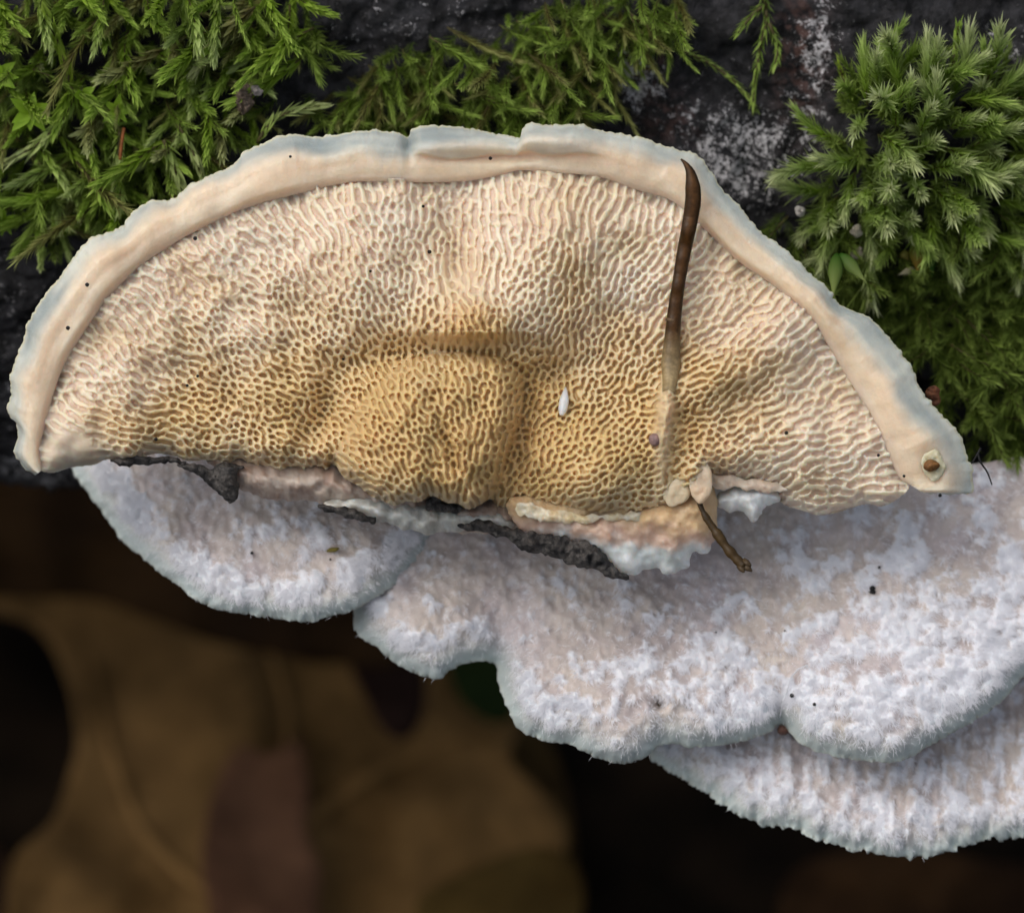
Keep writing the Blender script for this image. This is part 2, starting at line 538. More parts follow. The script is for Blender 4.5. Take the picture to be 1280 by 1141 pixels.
def pore_field(x0, x1, y0, y1, res=1.5, up=1.5, bias=.42, K=6, iters=20, seed=3, lams=(7.4, 11.0), al=(.12, .5), nz=.3, turn=0.0):
    """Spot/labyrinth pattern grown by local activation and wider inhibition, finer in the middle,
    larger and drawn out radially towards the margin. Returned on a grid `up` times finer."""
    r_ = np.random.default_rng(seed)
    x = np.arange(x0, x1, res); y = np.arange(y0, y1, res)
    W, H = len(x), len(y)
    X, Y = np.meshgrid(x, y)
    d, _, _ = sdf(X, Y, np.concatenate([inn[::6], [(1140, 900), (40, 900)]]))
    d = np.clip(d, 0, 999)
    ang = np.arctan2(Y - 690, X - 600) + .4 * fbm(X / 40, Y / 40, 77, 2) + turn
    ky = np.fft.fftfreq(H)[:, None] * 2 * np.pi; kx = np.fft.rfftfreq(W)[None, :] * 2 * np.pi
    w = np.clip(np.exp(-d / 95.) + .35 * fbm(X / 50, Y / 50, 78, 2), 0, 1)
    lam = [v / res for v in lams]; ela = [1.25, 1.6]; bank = []
    for j in range(2):
        for k in range(K):
            a = np.pi * k / K; c, s = np.cos(a), np.sin(a)
            q = ((kx * c + ky * s) * ela[j]) ** 2 + (-kx * s + ky * c) ** 2
            s1 = lam[j] / 5.72
            ori = 1 - al[j] * (kx * c + ky * s) ** 2 / (kx ** 2 + ky ** 2 + 1e-9)       # favours ridges along the growth direction
            bank.append((ori * (np.exp(-q * s1 * s1 / 2) - np.exp(-q * (1.6 * s1) ** 2 / 2)), (np.cos(ang - a) ** 2) ** 4, j))
    tot = sum(b[1] for b in bank if b[2] == 0)
    u = r_.standard_normal((H, W)) * .5
    bi = bias + nz * fbm(X / 7, Y / 7, 79, 2) + .14 * fbm(X / 60, Y / 60, 80, 2)
    for it in range(iters):
        U = np.fft.rfft2(u); acc = 0
        for f, wa, j in bank:
            acc = acc + np.fft.irfft2(U * f, s=(H, W)) * (wa / tot) * (w if j else 1 - w)
        u = np.tanh(4.5 * acc + bi)
    u = 4.5 * acc + bi
    W2, H2 = int(W * up), int(H * up)
    A_ = np.fft.fft2(u); B_ = np.zeros((H2, W2), complex); h, w_ = H // 2, W // 2
    B_[:h, :w_] = A_[:h, :w_]; B_[-h:, :w_] = A_[-h:, :w_]; B_[:h, -w_:] = A_[:h, -w_:]; B_[-h:, -w_:] = A_[-h:, -w_:]
    u2 = np.fft.ifft2(B_).real * (H2 * W2) / (H * W)
    return u2, x0 + np.arange(W2) * res / up, y0 + np.arange(H2) * res / up


U, ux, uy = pore_field(20, 1164, 188, 664)
UC, _, _ = pore_field(20, 1164, 188, 664, bias=-.3, seed=8, lams=(10, 16), al=(.3, .35), turn=math.pi / 2, iters=14)      # low cross-walls
X, Y = np.meshgrid(ux, uy)
k = 3
Xc, Yc = np.meshgrid(ux[::k], uy[::k])
dcs, _, _ = sdf(Xc, Yc, PORE[::2])
# bilinear upsample of the coarse distance
fx = np.clip(np.arange(len(ux)) / k, 0, Xc.shape[1] - 1.001); fy = np.clip(np.arange(len(uy)) / k, 0, Xc.shape[0] - 1.001)
ix = fx.astype(int); iy = fy.astype(int); tx = (fx - ix)[None]; ty = (fy - iy)[:, None]
dp = ((dcs[iy][:, ix] * (1 - tx) + dcs[iy][:, ix + 1] * tx) * (1 - ty) + (dcs[iy + 1][:, ix] * (1 - tx) + dcs[iy + 1][:, ix + 1] * tx) * ty)
ri, _, _ = sdf(Xc, Yc, np.concatenate([inn[::4], [(1140, 900), (40, 900)]]))
dr = ((ri[iy][:, ix] * (1 - tx) + ri[iy][:, ix + 1] * tx) * (1 - ty) + (ri[iy + 1][:, ix] * (1 - tx) + ri[iy + 1][:, ix + 1] * tx) * ty)
dr = np.clip(dr, 0, 999)
wm = np.clip(np.exp(-dr / 110.) + .25 * fbm(X / 60, Y / 60, 93, 2), 0, 1)
U = U + .30 * fbm(X / 3.6, Y / 3.6, 95, 2)
wall = sstep(-.2 + .25 * wm, .92 + .33 * wm, U)
wall = np.maximum(wall, (.35 + .35 * wm) * sstep(-.1, 1.0, UC))
# pores die out on the blank corner at the left, in the embedded-needle strip and at the very margin
blank = np.clip(gauss(X, Y, 88, 566, 38, 34) * 1.5, 0, 1)
blank = np.maximum(blank, np.clip(gauss(X, Y, 830, 540, 11, 75, 3) * 1.3, 0, 1) * .8)
blank = np.maximum(blank, .2 * np.clip(gauss(X, Y, 592, 432, 60, 7) * 1.3, 0, 1))
depth = (.06 + .02 * sstep(20, 170, dr)) * (1 - blank)
tex = wall * (1 - .35 * np.exp(-dr / 9)) + (.10 + .22 * (1 - wall)) * fbm(X / 6, Y / 6, 91, 2)
base = cap_base(X, Y)
edge_roll = .45 * np.exp(-np.clip(dp, 0, 99) / 9) * (1 - np.exp(-dr / 25))            # torn lower edge turns back
margin_sink = .05 * np.exp(-dr / 14)
Yd = base + margin_sink + edge_roll + depth * (1 - tex)
yel = np.clip(.15 + 1.0 * gauss(X, Y, 560, 520, 260, 130) + .5 * gauss(X, Y, 760, 580, 150, 80) + .35 * gauss(X, Y, 900, 470, 110, 50) + .4 * gauss(X, Y, 250, 520, 130, 60)
              + .25 * gauss(X, Y, 700, 300, 60, 80) + .3 * fbm(X / 60, Y / 60, 55, 3), 0, 1)
org = np.clip(.7 * gauss(X, Y, 592, 408, 60, 26) + .8 * gauss(X, Y, 632, 560, 22, 70, 10) + .3 * gauss(X, Y, 570, 560, 16, 60, -14) + .4 * gauss(X, Y, 470, 560, 60, 60) + .4 * gauss(X, Y, 890, 540, 50, 60) + .4 * fbm(X / 45, Y / 45, 57, 2), 0, 1)  # orange tone; in the creases it also paints in shade for relief
cw = lerp((.88, .80, .64), (.68, .49, .23), yel)
cw = cw * (1 - org[..., None]) + org[..., None] * np.array((.70, .45, .20))
cp = lerp((.74, .59, .46), (.54, .36, .16), sstep(.1, .8, yel))
cc = cp * (1 - wall[..., None]) + cw * wall[..., None]
cc = cc * (1 - blank[..., None] * .5) + blank[..., None] * .5 * np.array((.66, .58, .45))
keep = ((dp[:-1, :-1] + dp[1:, 1:] + dp[1:, :-1] + dp[:-1, 1:]) / 4) > -1.0
idx = np.arange(X.size).reshape(X.shape)
cells = np.stack([idx[:-1, :-1], idx[1:, :-1], idx[1:, 1:], idx[:-1, 1:]], -1)[keep]
used = np.unique(cells); remap = np.zeros(X.size, int); remap[used] = np.arange(len(used))
fungus = thing('bracket_fungus', 'turned-over bracket fungus showing its cream and ochre pore surface', 'fungus', at(600, 600, CAP_Y))
mesh('pore_surface', at(X.ravel()[used], Y.ravel()[used], Yd.ravel()[used]), remap[cells], M_PORE, fungus, col=cc.reshape(-1, 3)[used])

# rim: a rolled margin swept between the inner and the outer outline, running round to the back
n = 900
o_ = spline(OUT, 2.0)
Oo = resample(o_, n)
fine = resample(inn, 3000)
near = np.array([np.argmin(((fine - p) ** 2).sum(1)) for p in Oo], float)
near = np.maximum.accumulate(near)
near = np.convolve(np.pad(near, 45, mode='edge'), np.ones(91) / 91, 'valid')
near = (near - near[0]) / (near[-1] - near[0]) * 2999
Ii = np.stack([np.interp(near, np.arange(3000), fine[:, k]) for k in range(2)], 1)
s = np.linspace(0, 1, n)
jag = fbm(s * 160, s * 0 + 2.5, 61, 3, .6) * 2.8 + fbm(s * 420, s * 0 + 1.5, 62, 2) * 2.0
Tn = np.gradient(Oo, axis=0); Tn /= np.linalg.norm(Tn, axis=1, keepdims=True)
tt = np.concatenate([[-.06, 0, .03, .06, .09, .12, .16, .20, .24, .28], np.arange(.31, .60, .02), [.62, .66, .70, .74, .77, .80, .83, .86, .89, .92, .95, .975, .992, 1.0]])
pr = np.interp(tt, [-.06, 0, .05, .12, .25, .4, .55, .7, .85, .95, 1], [-.07, -.015, .02, .045, .065, .07, .065, .045, .02, -.01, -.04])
wid = np.linalg.norm(Oo - Ii, axis=1)
Pxy = Ii[:, None] * (1 - tt[None, :, None]) + Oo[:, None] * tt[None, :, None]
Pxy = Pxy + np.stack([Tn[:, 1], -Tn[:, 0]], 1)[:, None] * (jag[:, None] * sstep(.86, 1.0, tt)[None])[..., None]
S2 = s[:, None] * np.ones_like(tt)[None]; T2 = np.ones(n)[:, None] * tt[None]
relief = .03 * fbm(S2 * 45, T2 * 1.2, 63, 2) + .008 * fbm(S2 * 150, T2 * 1.5, 64, 2) * sstep(.0, .3, T2) + .06 * fbm(S2 * 14, T2 * 2, 65, 2)
curl = .15 * gauss(Pxy[..., 0], Pxy[..., 1], 600, 172, 70, 14) + .12 * gauss(Pxy[..., 0], Pxy[..., 1], 690, 168, 55, 16) - .12 * gauss(Pxy[..., 0], Pxy[..., 1], 620, 196, 70, 8) \
    - .14 * gauss(Pxy[..., 0], Pxy[..., 1], 512, 180, 6, 18) - .1 * gauss(Pxy[..., 0], Pxy[..., 1], 1165, 582, 12, 20)
mf = sstep(505, 540, Pxy[..., 0]) * (1 - sstep(715, 765, Pxy[..., 0]))
tf = .42 + .05 * np.sin(Pxy[..., 0] / 19.) - .06 * sstep(620, 680, Pxy[..., 0])
fold = mf * sstep(tf - .02, tf + .05, T2)
curl = curl + .08 * fold * (1 - .6 * sstep(tf + .1, 1, T2))
ye = cap_base(Ii[:, 0], Ii[:, 1])
ye = np.convolve(np.pad(ye, 30, mode='edge'), np.ones(61) / 61, 'valid')
back = .10 * sstep(.55, 1, T2)
Yr = ye[:, None] - pr[None] - relief * sstep(-.06, .12, T2) - curl + back
# colour across the rim: peach roll, then blue-grey translucent edge, yellowish lip
bl = .65 + .20 * fbm(s * 18, s * 0, 66, 3) + .10 * np.exp(-((s - .25) / .05) ** 2) - .12 * np.exp(-((s - .43) / .03) ** 2) - .1 * np.exp(-((s - .76) / .06) ** 2) - .14 * np.exp(-((s - .02) / .03) ** 2)
fb = .9 * sstep(-.2, .2, T2 - bl[:, None] + .05 * fbm(S2 * 60, T2 * 3, 67, 2))
fb = np.maximum(fb, .55 * fold)
peach = lerp((.78, .61, .43), (.82, .70, .53), np.clip(.5 + .7 * fbm(S2 * 30, T2 * 3, 68, 3), 0, 1))
peach = peach * (1 - .35 * sstep(.14, -.02, T2)[..., None]) + .35 * sstep(.14, -.02, T2)[..., None] * np.array((.62, .42, .32))
blue = lerp((.30, .37, .38), (.62, .66, .60), np.clip(.55 + 1.1 * fbm(S2 * 22, T2 * 4, 69, 3), 0, 1))
cr = peach * (1 - fb[..., None]) + blue * fb[..., None]
cr = cr * (1 + .025 * fbm(S2 * 200, T2 * 1.2, 168, 2))[..., None]
lip = sstep(.95, .99, T2)[..., None]
cr = cr * (1 - lip) + lip * np.array((.62, .60, .42))
Vf = at(Pxy[..., 0], Pxy[..., 1], Yr)
tb = np.array([.985, .93, .8, .55, .25, -.06]); yb_ = np.array([.06, .14, .26, .42, .55, .62])
Pb = Ii[:, None] * (1 - tb[None, :, None]) + Pxy[:, -1][:, None] * tb[None, :, None]
Yb = Yr[:, -1:] + yb_[None]
Vb = at(Pb[..., 0], Pb[..., 1], Yb)
Vr = np.concatenate([Vf, Vb], 1)
cb = np.concatenate([cr, np.broadcast_to(np.array((.6, .6, .58)), (n, len(tb), 3))], 1)
nr = Vr.shape[1]
F = list(map(tuple, grid_faces(n, nr)))
F.append(tuple(range(nr))); F.append(tuple((n - 1) * nr + np.arange(nr)[::-1]))
rim = mesh('rim', Vr.reshape(-1, 3), F, M_RIM, fungus, col=cb.reshape(-1, 3))
tag(rim, 'smooth rolled peach rim with blue-grey translucent edge')
V, F, px, py, d, isf = sheet(np.concatenate([resample(inn, 160), resample(bot, 160)[1:-1]]), 14, lambda a, b, d: CAP_Y + .75 + .25 * (1 - np.exp(-d / 60)) + 0 * a,
                             lambda a, b, d: CAP_Y + .95 + .4 * (1 - np.exp(-d / 60)) + 0 * a)
mesh('cap_back', V, F, M_FELT, fungus, col=np.full((len(V), 3), .55))


def lump(name, outline, y0, thick, colour, mat, parent, res=4.0, noise=.1, nscale=18, seed=0, rag=3.0, colour2=None, r=14, smooth_closed=True, tilt=0.0, cfun=None):
    """Lumpy solid over an outline: rounded over at its edges, with relief and two-tone mottling."""
    P = spline(outline, 3.0, True) if smooth_closed else np.array(outline, float)
    P = ragged(P, rag, .35, seed + 1)
    cy = P[:, 1].mean()
    fr = lambda a, b, d: y0 + tilt * (b - cy) / 100 - thick * (1 - np.exp(-d / r)) - noise * fbm(a / nscale, b / nscale, seed + 2, 4, .6) * (1 - np.exp(-d / 5))
    bk = lambda a, b, d: y0 + tilt * (b - cy) / 100 + .06 + thick * .6 * (1 - np.exp(-d / r)) + 0 * a
    V, F, px, py, d, isf = sheet(P, res, fr, bk)
    t = np.clip(.5 + 1.3 * fbm(px / nscale / .8, py / nscale / .8, seed + 3, 4, .6), 0, 1)
    c = lerp(colour, colour2 if colour2 is not None else colour, t)
    if cfun: c = cfun(px, py, t)
    return mesh(name, V, F, mat, parent, col=c)


# torn base of the bracket: pinkish flesh band, white flesh, peach torn skin, flaps
lump('torn_flesh', [(255, 566), (330, 572), (420, 578), (500, 612), (600, 624), (690, 640), (640, 668), (560, 664), (500, 655), (440, 636), (390, 628), (330, 622), (290, 605)],
     CAP_Y + .55, .35, (.34, .24, .19), M_FLESH, fungus, 3.5, .14, 16, 101, 5, (.55, .47, .40), 16)
lump('torn_flesh', [(405, 628), (450, 622), (500, 628), (560, 632), (625, 640), (640, 660), (580, 664), (535, 667), (470, 652), (415, 640)],
     CAP_Y + .42, .25, (.42, .42, .38), M_FLESH, fungus, 3, .12, 12, 108, 5, (.68, .70, .66), 9)


def torn_tone(a, b, t):
    """Flesh from tan under the pores through pink to the white core."""
    g = b - (640 + 26 * np.clip((a - 640) / 250, 0, 1)) + 14 * (t - .5)
    c = lerp((.66, .47, .27), (.62, .44, .34), sstep(-10, 14, g))
    k = sstep(12, 30, g)[:, None]
    return c * (1 - k) + k * lerp((.62, .68, .67), (.84, .88, .87), t)


lump('torn_flesh', [(636, 622), (700, 622), (780, 626), (850, 618), (888, 604), (896, 640), (893, 668), (885, 692), (866, 690), (858, 710), (835, 716), (815, 710), (790, 720), (765, 708), (748, 690), (700, 672), (650, 662)],
     CAP_Y + .12, .28, (.6, .5, .4), M_FLESH, fungus, 2.6, .14, 34, 111, 4, (.8, .8, .8), 14, tilt=.12, cfun=torn_tone)
lump('white_flesh', [(895, 622), (925, 606), (960, 608), (975, 624), (955, 634), (950, 646), (938, 652), (928, 640), (908, 640)],
     CAP_Y + .2, .2, (.62, .66, .66), M_FLESH, fungus, 2.5, .10, 16, 121, 4, (.80, .83, .82), 8)
lump('torn_skin', [(645, 640), (655, 626), (690, 636), (740, 642), (790, 640), (830, 640), (800, 650), (750, 650), (720, 654), (680, 650), (655, 646)], CAP_Y - .12, .015, (.70, .54, .32), M_FLESH, fungus, 2.0, .12, 12, 135, 6, (.80, .70, .54), 4)
lump('torn_skin', [(888, 592), (930, 598), (965, 602), (985, 612), (960, 616), (925, 610), (895, 612)], float(cap_base(930., 605.)) + .14, .04, (.70, .54, .42), M_FLESH, fungus, 2.2, .12, 12, 139, 4, (.74, .62, .50), 5)
lump('skin_flap', [(868, 580), (880, 574), (889, 588), (890, 608), (884, 624), (874, 630), (864, 616), (862, 596)], float(cap_base(876., 605.)) + .02, .025, (.70, .52, .36), M_FLESH, fungus, 1.6, .05, 18, 141, 2, (.74, .58, .42), 3)
lump('skin_flap', [(838, 604), (852, 592), (862, 602), (862, 620), (850, 630), (836, 632), (828, 618)], float(cap_base(850., 615.)) + .03, .025, (.68, .54, .36), M_FLESH, fungus, 1.6, .05, 18, 145, 2, (.72, .58, .40), 3)
lump('skin_flap', [(828, 640), (850, 636), (852, 650), (842, 668), (832, 664), (826, 650)], float(cap_base(840., 645.)) + .12, .05, (.72, .64, .40), M_FLESH, fungus, 2, .08, 8, 149, 3, (.80, .76, .60), 5)
# black bark strips that tore away with the base
for i, (out, yy, lab) in enumerate([
    ([(222, 581), (245, 579), (265, 585), (285, 578), (305, 584), (296, 596), (300, 612), (292, 628), (276, 622), (262, 606), (240, 592)], CAP_Y + .22, 'ragged black bark scrap torn off under the left pores'),
    ([(398, 630), (420, 632), (445, 638), (466, 646), (466, 653), (445, 651), (420, 642), (400, 637)], CAP_Y + .14, 'short thin black bark sliver below the pore lobe'),
    ([(535, 622), (548, 614), (560, 626), (580, 634), (570, 642), (548, 640), (532, 634)], CAP_Y + .1, 'small dark bark crumb in the notch below the ochre lobe'),
    ([(572, 656), (600, 652), (640, 660), (690, 668), (735, 676), (752, 688), (765, 706), (786, 722), (770, 722), (740, 710), (715, 706), (690, 696), (660, 690), (630, 674), (600, 666)], CAP_Y + .02, 'long black bark strip hanging under the torn base'),
    ([(134, 574), (160, 572), (200, 570), (232, 576), (222, 580), (180, 580), (150, 582)], CAP_Y + .18, 'flat dark bark shaving along the left torn edge'),
]):
    o = lump('bark_scrap', out, yy, .10, (.008, .008, .009), M_STRIP, None, 1.8, .13, 10, 201 + 7 * i, 5, (.10, .092, .085), 6)
    tag(o, lab, 'bark', 'bark scraps torn off with the fungus')

# ------------------------------------------------------------------ felted brackets growing below
HAIRV, HAIRF = [], []


def felt_bracket(name, label, outline, hidden, plane, root, seed, folds, white_, res=3.0, nh=40000, fringe=1.0, edge=26):
    """outline: visible growing edge; hidden: the rest of its outline up under the turned bracket."""
    def white(a, b, de):
        return sstep(.12, .85, white_(a, b, de) * (.75 + 1.0 * fbm(a / 12, b / 12, seed + 70, 4, .6)) + .45 * sstep(.0, .5, fbm(a / 10, b / 10, seed + 74, 4, .65)) * sstep(10, 40, de))
    vis_ = ragged(spline(outline, 2.0), 2.6 * fringe, .32, seed)
    vis_ = ragged(vis_, 1.6 * fringe, 1.0, seed + 5)
    P = np.concatenate([vis_, spline(hidden, 10.0)])
    dv = None

    def dist_edge(a, b):
        q = vis_[::3]
        best = np.full(np.shape(a), 1e9)
        for k in range(0, len(q)):
            best = np.minimum(best, (a - q[k, 0]) ** 2 + (b - q[k, 1]) ** 2)
        return np.sqrt(best)

    def front(a, b, d):
        de = dist_edge(a, b)
        roll = .28 * np.exp(-de / 14) + .25 * np.exp(-de / 55)
        m = white(a, b, de)
        felt = .10 * fbm(a / 26, b / 26, seed + 9, 4, .55) + .05 * fbm(a / 7, b / 7, seed + 10, 3, .6) * sstep(6, 26, de) + 0.05 * m * (1 + .8 * fbm(a / 5, b / 5, seed + 12, 2))
        return plane(a, b) + roll - felt - folds(a, b)

    def backf(a, b, d):
        de = dist_edge(a, b)
        return front(a, b, d) + .05 + .7 * (1 - np.exp(-de / 50))
    V, F, px, py, d, isf = sheet(P, res, front, backf)
    de = dist_edge(px, py)
    m = white(px, py, de)
    beige = lerp((.50, .44, .43), (.66, .59, .53), np.clip(.5 + .9 * fbm(px / 40, py / 40, seed + 20, 3), 0, 1))
    lil = np.clip(.9 * fbm(px / 80, py / 80, seed + 22, 2) + .15, 0, 1)
    beige = beige * (1 - .5 * lil[:, None]) + .5 * lil[:, None] * np.array((.66, .61, .67))
    c = beige * (1 - m[:, None]) + m[:, None] * np.array((.86, .88, .94))
    eb = np.exp(-(de / edge) ** 2)[:, None] * .92
    c = c * (1 - eb) + eb * np.array((.44, .53, .53))
    lp = np.exp(-de / 2.0)[:, None]
    c = c * (1 - .8 * lp) + .8 * lp * np.array((.66, .66, .54))
    th = thing(name, label, 'fungus', at(root[0], root[1], 1.0), 'white felted brackets growing on the log')
    mesh('cap', V, F, M_FELT, th, col=c)
    # felt: fine hairs combed towards the growing edge
    r_ = np.random.default_rng(seed)
    f = np.nonzero(isf)[0]
    prob = (.10 + 1.0 * m[f] ** 1.3 + .12 * np.exp(-((de[f] - 30) / 14) ** 2)) * (.03 + sstep(6, 26, de[f]))
    pick = r_.choice(f, nh, p=prob / prob.sum())
    a = px[pick] + r_.uniform(-1, 1, nh) * res * .5; b = py[pick] + r_.uniform(-1, 1, nh) * res * .5
    B0 = at(a, b, V[pick, 1] + .012)
    dx = a - root[0]; dy = b - root[1]
    l = np.hypot(dx, dy) + 1e-6
    clump = fbm(a / 9, b / 9, seed + 30, 2) * 1.6
    an = np.arctan2(-dy, dx) + clump + r_.normal(0, .42, nh)
    lift = r_.uniform(.1, .7, nh)
    D_ = np.stack([np.cos(an), -lift, np.sin(an)], -1); D_ /= np.linalg.norm(D_, axis=1, keepdims=True)
    ln = r_.uniform(.03, .085, nh) * (1 + .5 * m[pick])
    wv = np.stack([-np.sin(an), 0 * an, np.cos(an)], -1) * r_.uniform(.0018, .0034, nh)[:, None]
    droop = np.stack([np.cos(an), .5 + 0 * an, np.sin(an)], -1) * (ln * .45)[:, None]
    mid = B0 + D_ * (ln * .55)[:, None]; tip = B0 + D_ * ln[:, None] + droop * .6
    Vh = np.stack([B0 - wv, B0 + wv, mid + wv * .8, mid - wv * .8, tip], 1).reshape(-1, 3)
    i0 = (np.arange(nh) * 5)[:, None]
    Fh = np.concatenate([i0 + np.array([[0, 1, 2]]), i0 + np.array([[0, 2, 3]]), i0 + np.array([[3, 2, 4]])])
    h = mesh('felt', Vh, Fh, M_HAIR, th, smooth=False)
    h['kind'] = 'stuff'
    return th


A_OUT = [(86, 572), (91, 590), (108, 615), (127, 640), (141, 660), (150, 674), (174, 694), (199, 716), (224, 732), (242, 748), (271, 762), (305, 768), (346, 773), (383, 778), (411, 770), (439, 763), (468, 748), (498, 728), (524, 702), (545, 676)]
felt_bracket('bracket_fungus', 'small white felted bracket at the left below the pore surface', A_OUT, [(552, 660), (560, 620), (540, 560), (300, 530), (90, 545)],
             lambda a, b: 1.15 - 1.5 * (b - 570) / 200 + .25 * ((a - 330) / 240) ** 2, (330, 500), 301,
             lambda a, b: .06 * np.sin(a / 30) * sstep(640, 740, b) - .12 * gauss(a, b, 270, 640, 60, 30),
             lambda a, b, de: np.clip(sstep(-.25, .5, fbm(a / 26, b / 30, 310, 4, .6) * 1.2 - .2 + 1.0 * np.exp(-((de - 38) / 24) ** 2) - .35 + .35 * gauss(a, b, 390, 670, 60, 40)), 0, 1) * sstep(6, 30, de), nh=34000)

B_OUT = [(500, 600), (455, 680), (438, 735), (441, 762), (445, 790), (475, 813), (510, 838), (543, 848), (553, 846), (577, 831), (617, 828), (623, 853), (637, 893), (653, 915), (693, 929), (713, 930), (750, 949), (783, 954), (808, 944), (830, 930),
         (877, 934), (930, 926), (962, 914), (979, 906), (1002, 930), (1041, 945), (1093, 952), (1127, 951), (1162, 932), (1213, 904), (1256, 874), (1282, 842), (1330, 800), (1400, 770)]
felt_bracket('bracket_fungus', 'large lobed white felted bracket spreading right below the pore surface', B_OUT, [(1410, 700), (1390, 590), (1280, 572), (1200, 578), (1080, 530), (800, 500), (560, 540)],
             lambda a, b: 1.25 - 1.75 * (b - 600) / 330 - .25 * sstep(900, 1300, a), (840, 380), 331,
             lambda a, b: (-.30 * gauss(a, b, 622, 815, 14, 40) - .20 * gauss(a, b, 972, 880, 12, 48, 12) + .16 * gauss(a, b, 1090, 860, 110, 80) + .16 * gauss(a, b, 790, 880, 110, 60)
                           + .14 * gauss(a, b, 540, 780, 60, 60) - .12 * gauss(a, b, 540, 700, 14, 50, 40) - .35 * gauss(a, b, 824, 880, 7, 8) - .16 * gauss(a, b, 979, 912, 9, 10)),
             lambda a, b, de: np.clip(sstep(-.1, .5, fbm(a / 30, b / 26, 340, 5, .66) * 1.35 - .16 + .75 * np.exp(-((b - 850 + 25 * np.sin(a / 60)) / 60) ** 2) * sstep(600, 700, a) + .6 * gauss(a, b, 1180, 700, 170, 120) + .3 * gauss(a, b, 1000, 780, 120, 70) - .24
                                            + .35 * np.exp(-((de - 34) / 22) ** 2) - .25 * gauss(a, b, 760, 910, 140, 26)), 0, 1) * sstep(6, 30, de), nh=90000)

C_OUT = [(780, 915), (811, 943), (843, 969), (886, 994), (938, 1028), (994, 1037), (1041, 1057), (1093, 1068), (1157, 1072), (1187, 1065), (1226, 1052), (1280, 1046), (1340, 1030), (1420, 980)]
felt_bracket('bracket_fungus', 'lowest white bracket with a fringed edge, tucked under the lobed one', C_OUT, [(1430, 850), (1300, 800), (1000, 860), (800, 890)],
             lambda a, b: 1.0 - 1.3 * (b - 900) / 170 + .1 * np.sin(a / 90), (1120, 700), 361,
             lambda a, b: .07 * fbm(a / 12, b / 60, 366, 3) + .05 * fbm(a / 5, b / 40, 367, 2) - .2 * gauss(a, b, 1248, 985, 10, 22),
             lambda a, b, de: np.clip(sstep(-.45, .45, fbm(a / 12, b / 50, 370, 4, .6) + .3 * np.exp(-((de - 34) / 30) ** 2)), 0, 1) * sstep(4, 26, de) * .75, nh=34000, fringe=2.6, edge=24)

# ------------------------------------------------------------------ pine needle, broken stalk, larva, seed, specks
pts = spline([(851, 199), (857, 205), (863, 216), (866, 234), (866, 255), (861, 285), (855, 315), (849, 350), (844, 385), (841, 415), (839, 445), (838, 470), (836, 490)], 4)
wd = np.interp(pts[:, 1], [199, 205, 216, 234, 255, 300, 350, 400, 425, 455, 476, 490], [1, 3, 6, 9.5, 10, 9, 8, 9, 10, 12, 9.5, 8]) / 100
yn = np.minimum(cap_base(pts[:, 0], pts[:, 1]), CAP_Y - .05) - np.interp(pts[:, 1], [199, 230, 300, 420, 465, 490], [.30, .30, .18, .13, .05, -.06])
path = at(pts[:, 0], pts[:, 1], yn)
V, F = tube(path, wd, 12, .7)
v_py = np.repeat(pts[:, 1], 12)
cn = lerp((.026, .014, .005), (.30, .22, .11), sstep(405, 475, v_py))
side = np.tile(np.abs(np.cos(np.linspace(0, 2 * np.pi, 12, endpoint=False))), len(pts))
cn = cn * (1 - .5 * (1 - side[:, None])) + .5 * (1 - side[:, None]) * lerp((.13, .055, .014), (.36, .28, .15), sstep(405, 475, v_py))  # reddish highlight painted along the needle's middle
cn = cn * (1 + .35 * fbm(v_py / 16, side * 2, 5, 2))[:, None]
needle = thing('pine_needle', 'dark brown dead pine needle standing grown into the pore surface', 'needle', path[-1])
mesh('blade', V, F, M_NEEDLE, needle, col=cn)
V, F = tube(at([841.5, 841, 840.5], [399, 401, 403], [float(np.interp(401, pts[:, 1], yn))] * 3), [.088, .0905, .088], 12, .72)
mesh('joint', V, F, M_NEEDLE, needle, col=np.full((len(V), 3), .12) * np.array((1, .65, .35)))
V, F = tube(at([822, 818, 815], [549, 550, 551], float(cap_base(818., 550.)) + np.array([.04, -.03, -.07])), [.05, .085, .05], 10)
o = mesh('plant_stub', V, F, M_DEBRIS, None, col=np.full((len(V), 3), 1) * np.array((.26, .17, .16)), origin=V.mean(0))
tag(o, 'small purplish-brown stub poking out of the pores below the needle', 'stub')

pts = spline([(874, 628), (879, 640), (886, 652), (897, 668), (908, 684), (920, 698), (930, 708)], 3)
wd = np.interp(np.arange(len(pts)), [0, len(pts) * .3, len(pts) * .75, len(pts) - 1], [3.2, 5.0, 6.5, 8.5]) / 100
wd = wd * (1 + .4 * fbm(np.arange(len(pts)) / 3., np.zeros(len(pts)), 9, 2))
path = at(pts[:, 0], pts[:, 1], np.linspace(CAP_Y - .25, CAP_Y - .4, len(pts)))
V, F = tube(path, wd, 11, .8)
cs = lerp((.012, .007, .003), (.06, .036, .012), np.clip(.5 + fbm(np.tile(np.arange(11), len(pts)) / 1.7, np.repeat(np.arange(len(pts)), 11) / 20., 12, 2), 0, 1))
stalk = thing('broken_stalk', 'short broken brown stalk sticking out below the torn base', 'stalk', path[0])
mesh('shaft', V, F, M_NEEDLE, stalk, col=cs)
for dx, dy, L in ((6, -7, 9), (-3, 5, 10), (7, 3, 8)):
    p = at([926 + dx * .4, 933 + dx], [704 + dy * .4, 710 + dy * .7 + 2], [CAP_Y - .4, CAP_Y - .46])
    V, F = tube(np.array([p[0], (p[0] + p[1]) / 2, p[1]]), [.05, .045, .012], 6, .6)
    mesh('splinter', V, F, M_NEEDLE, stalk, col=np.full((len(V), 3), .05) * np.array((1.2, .8, .4)))

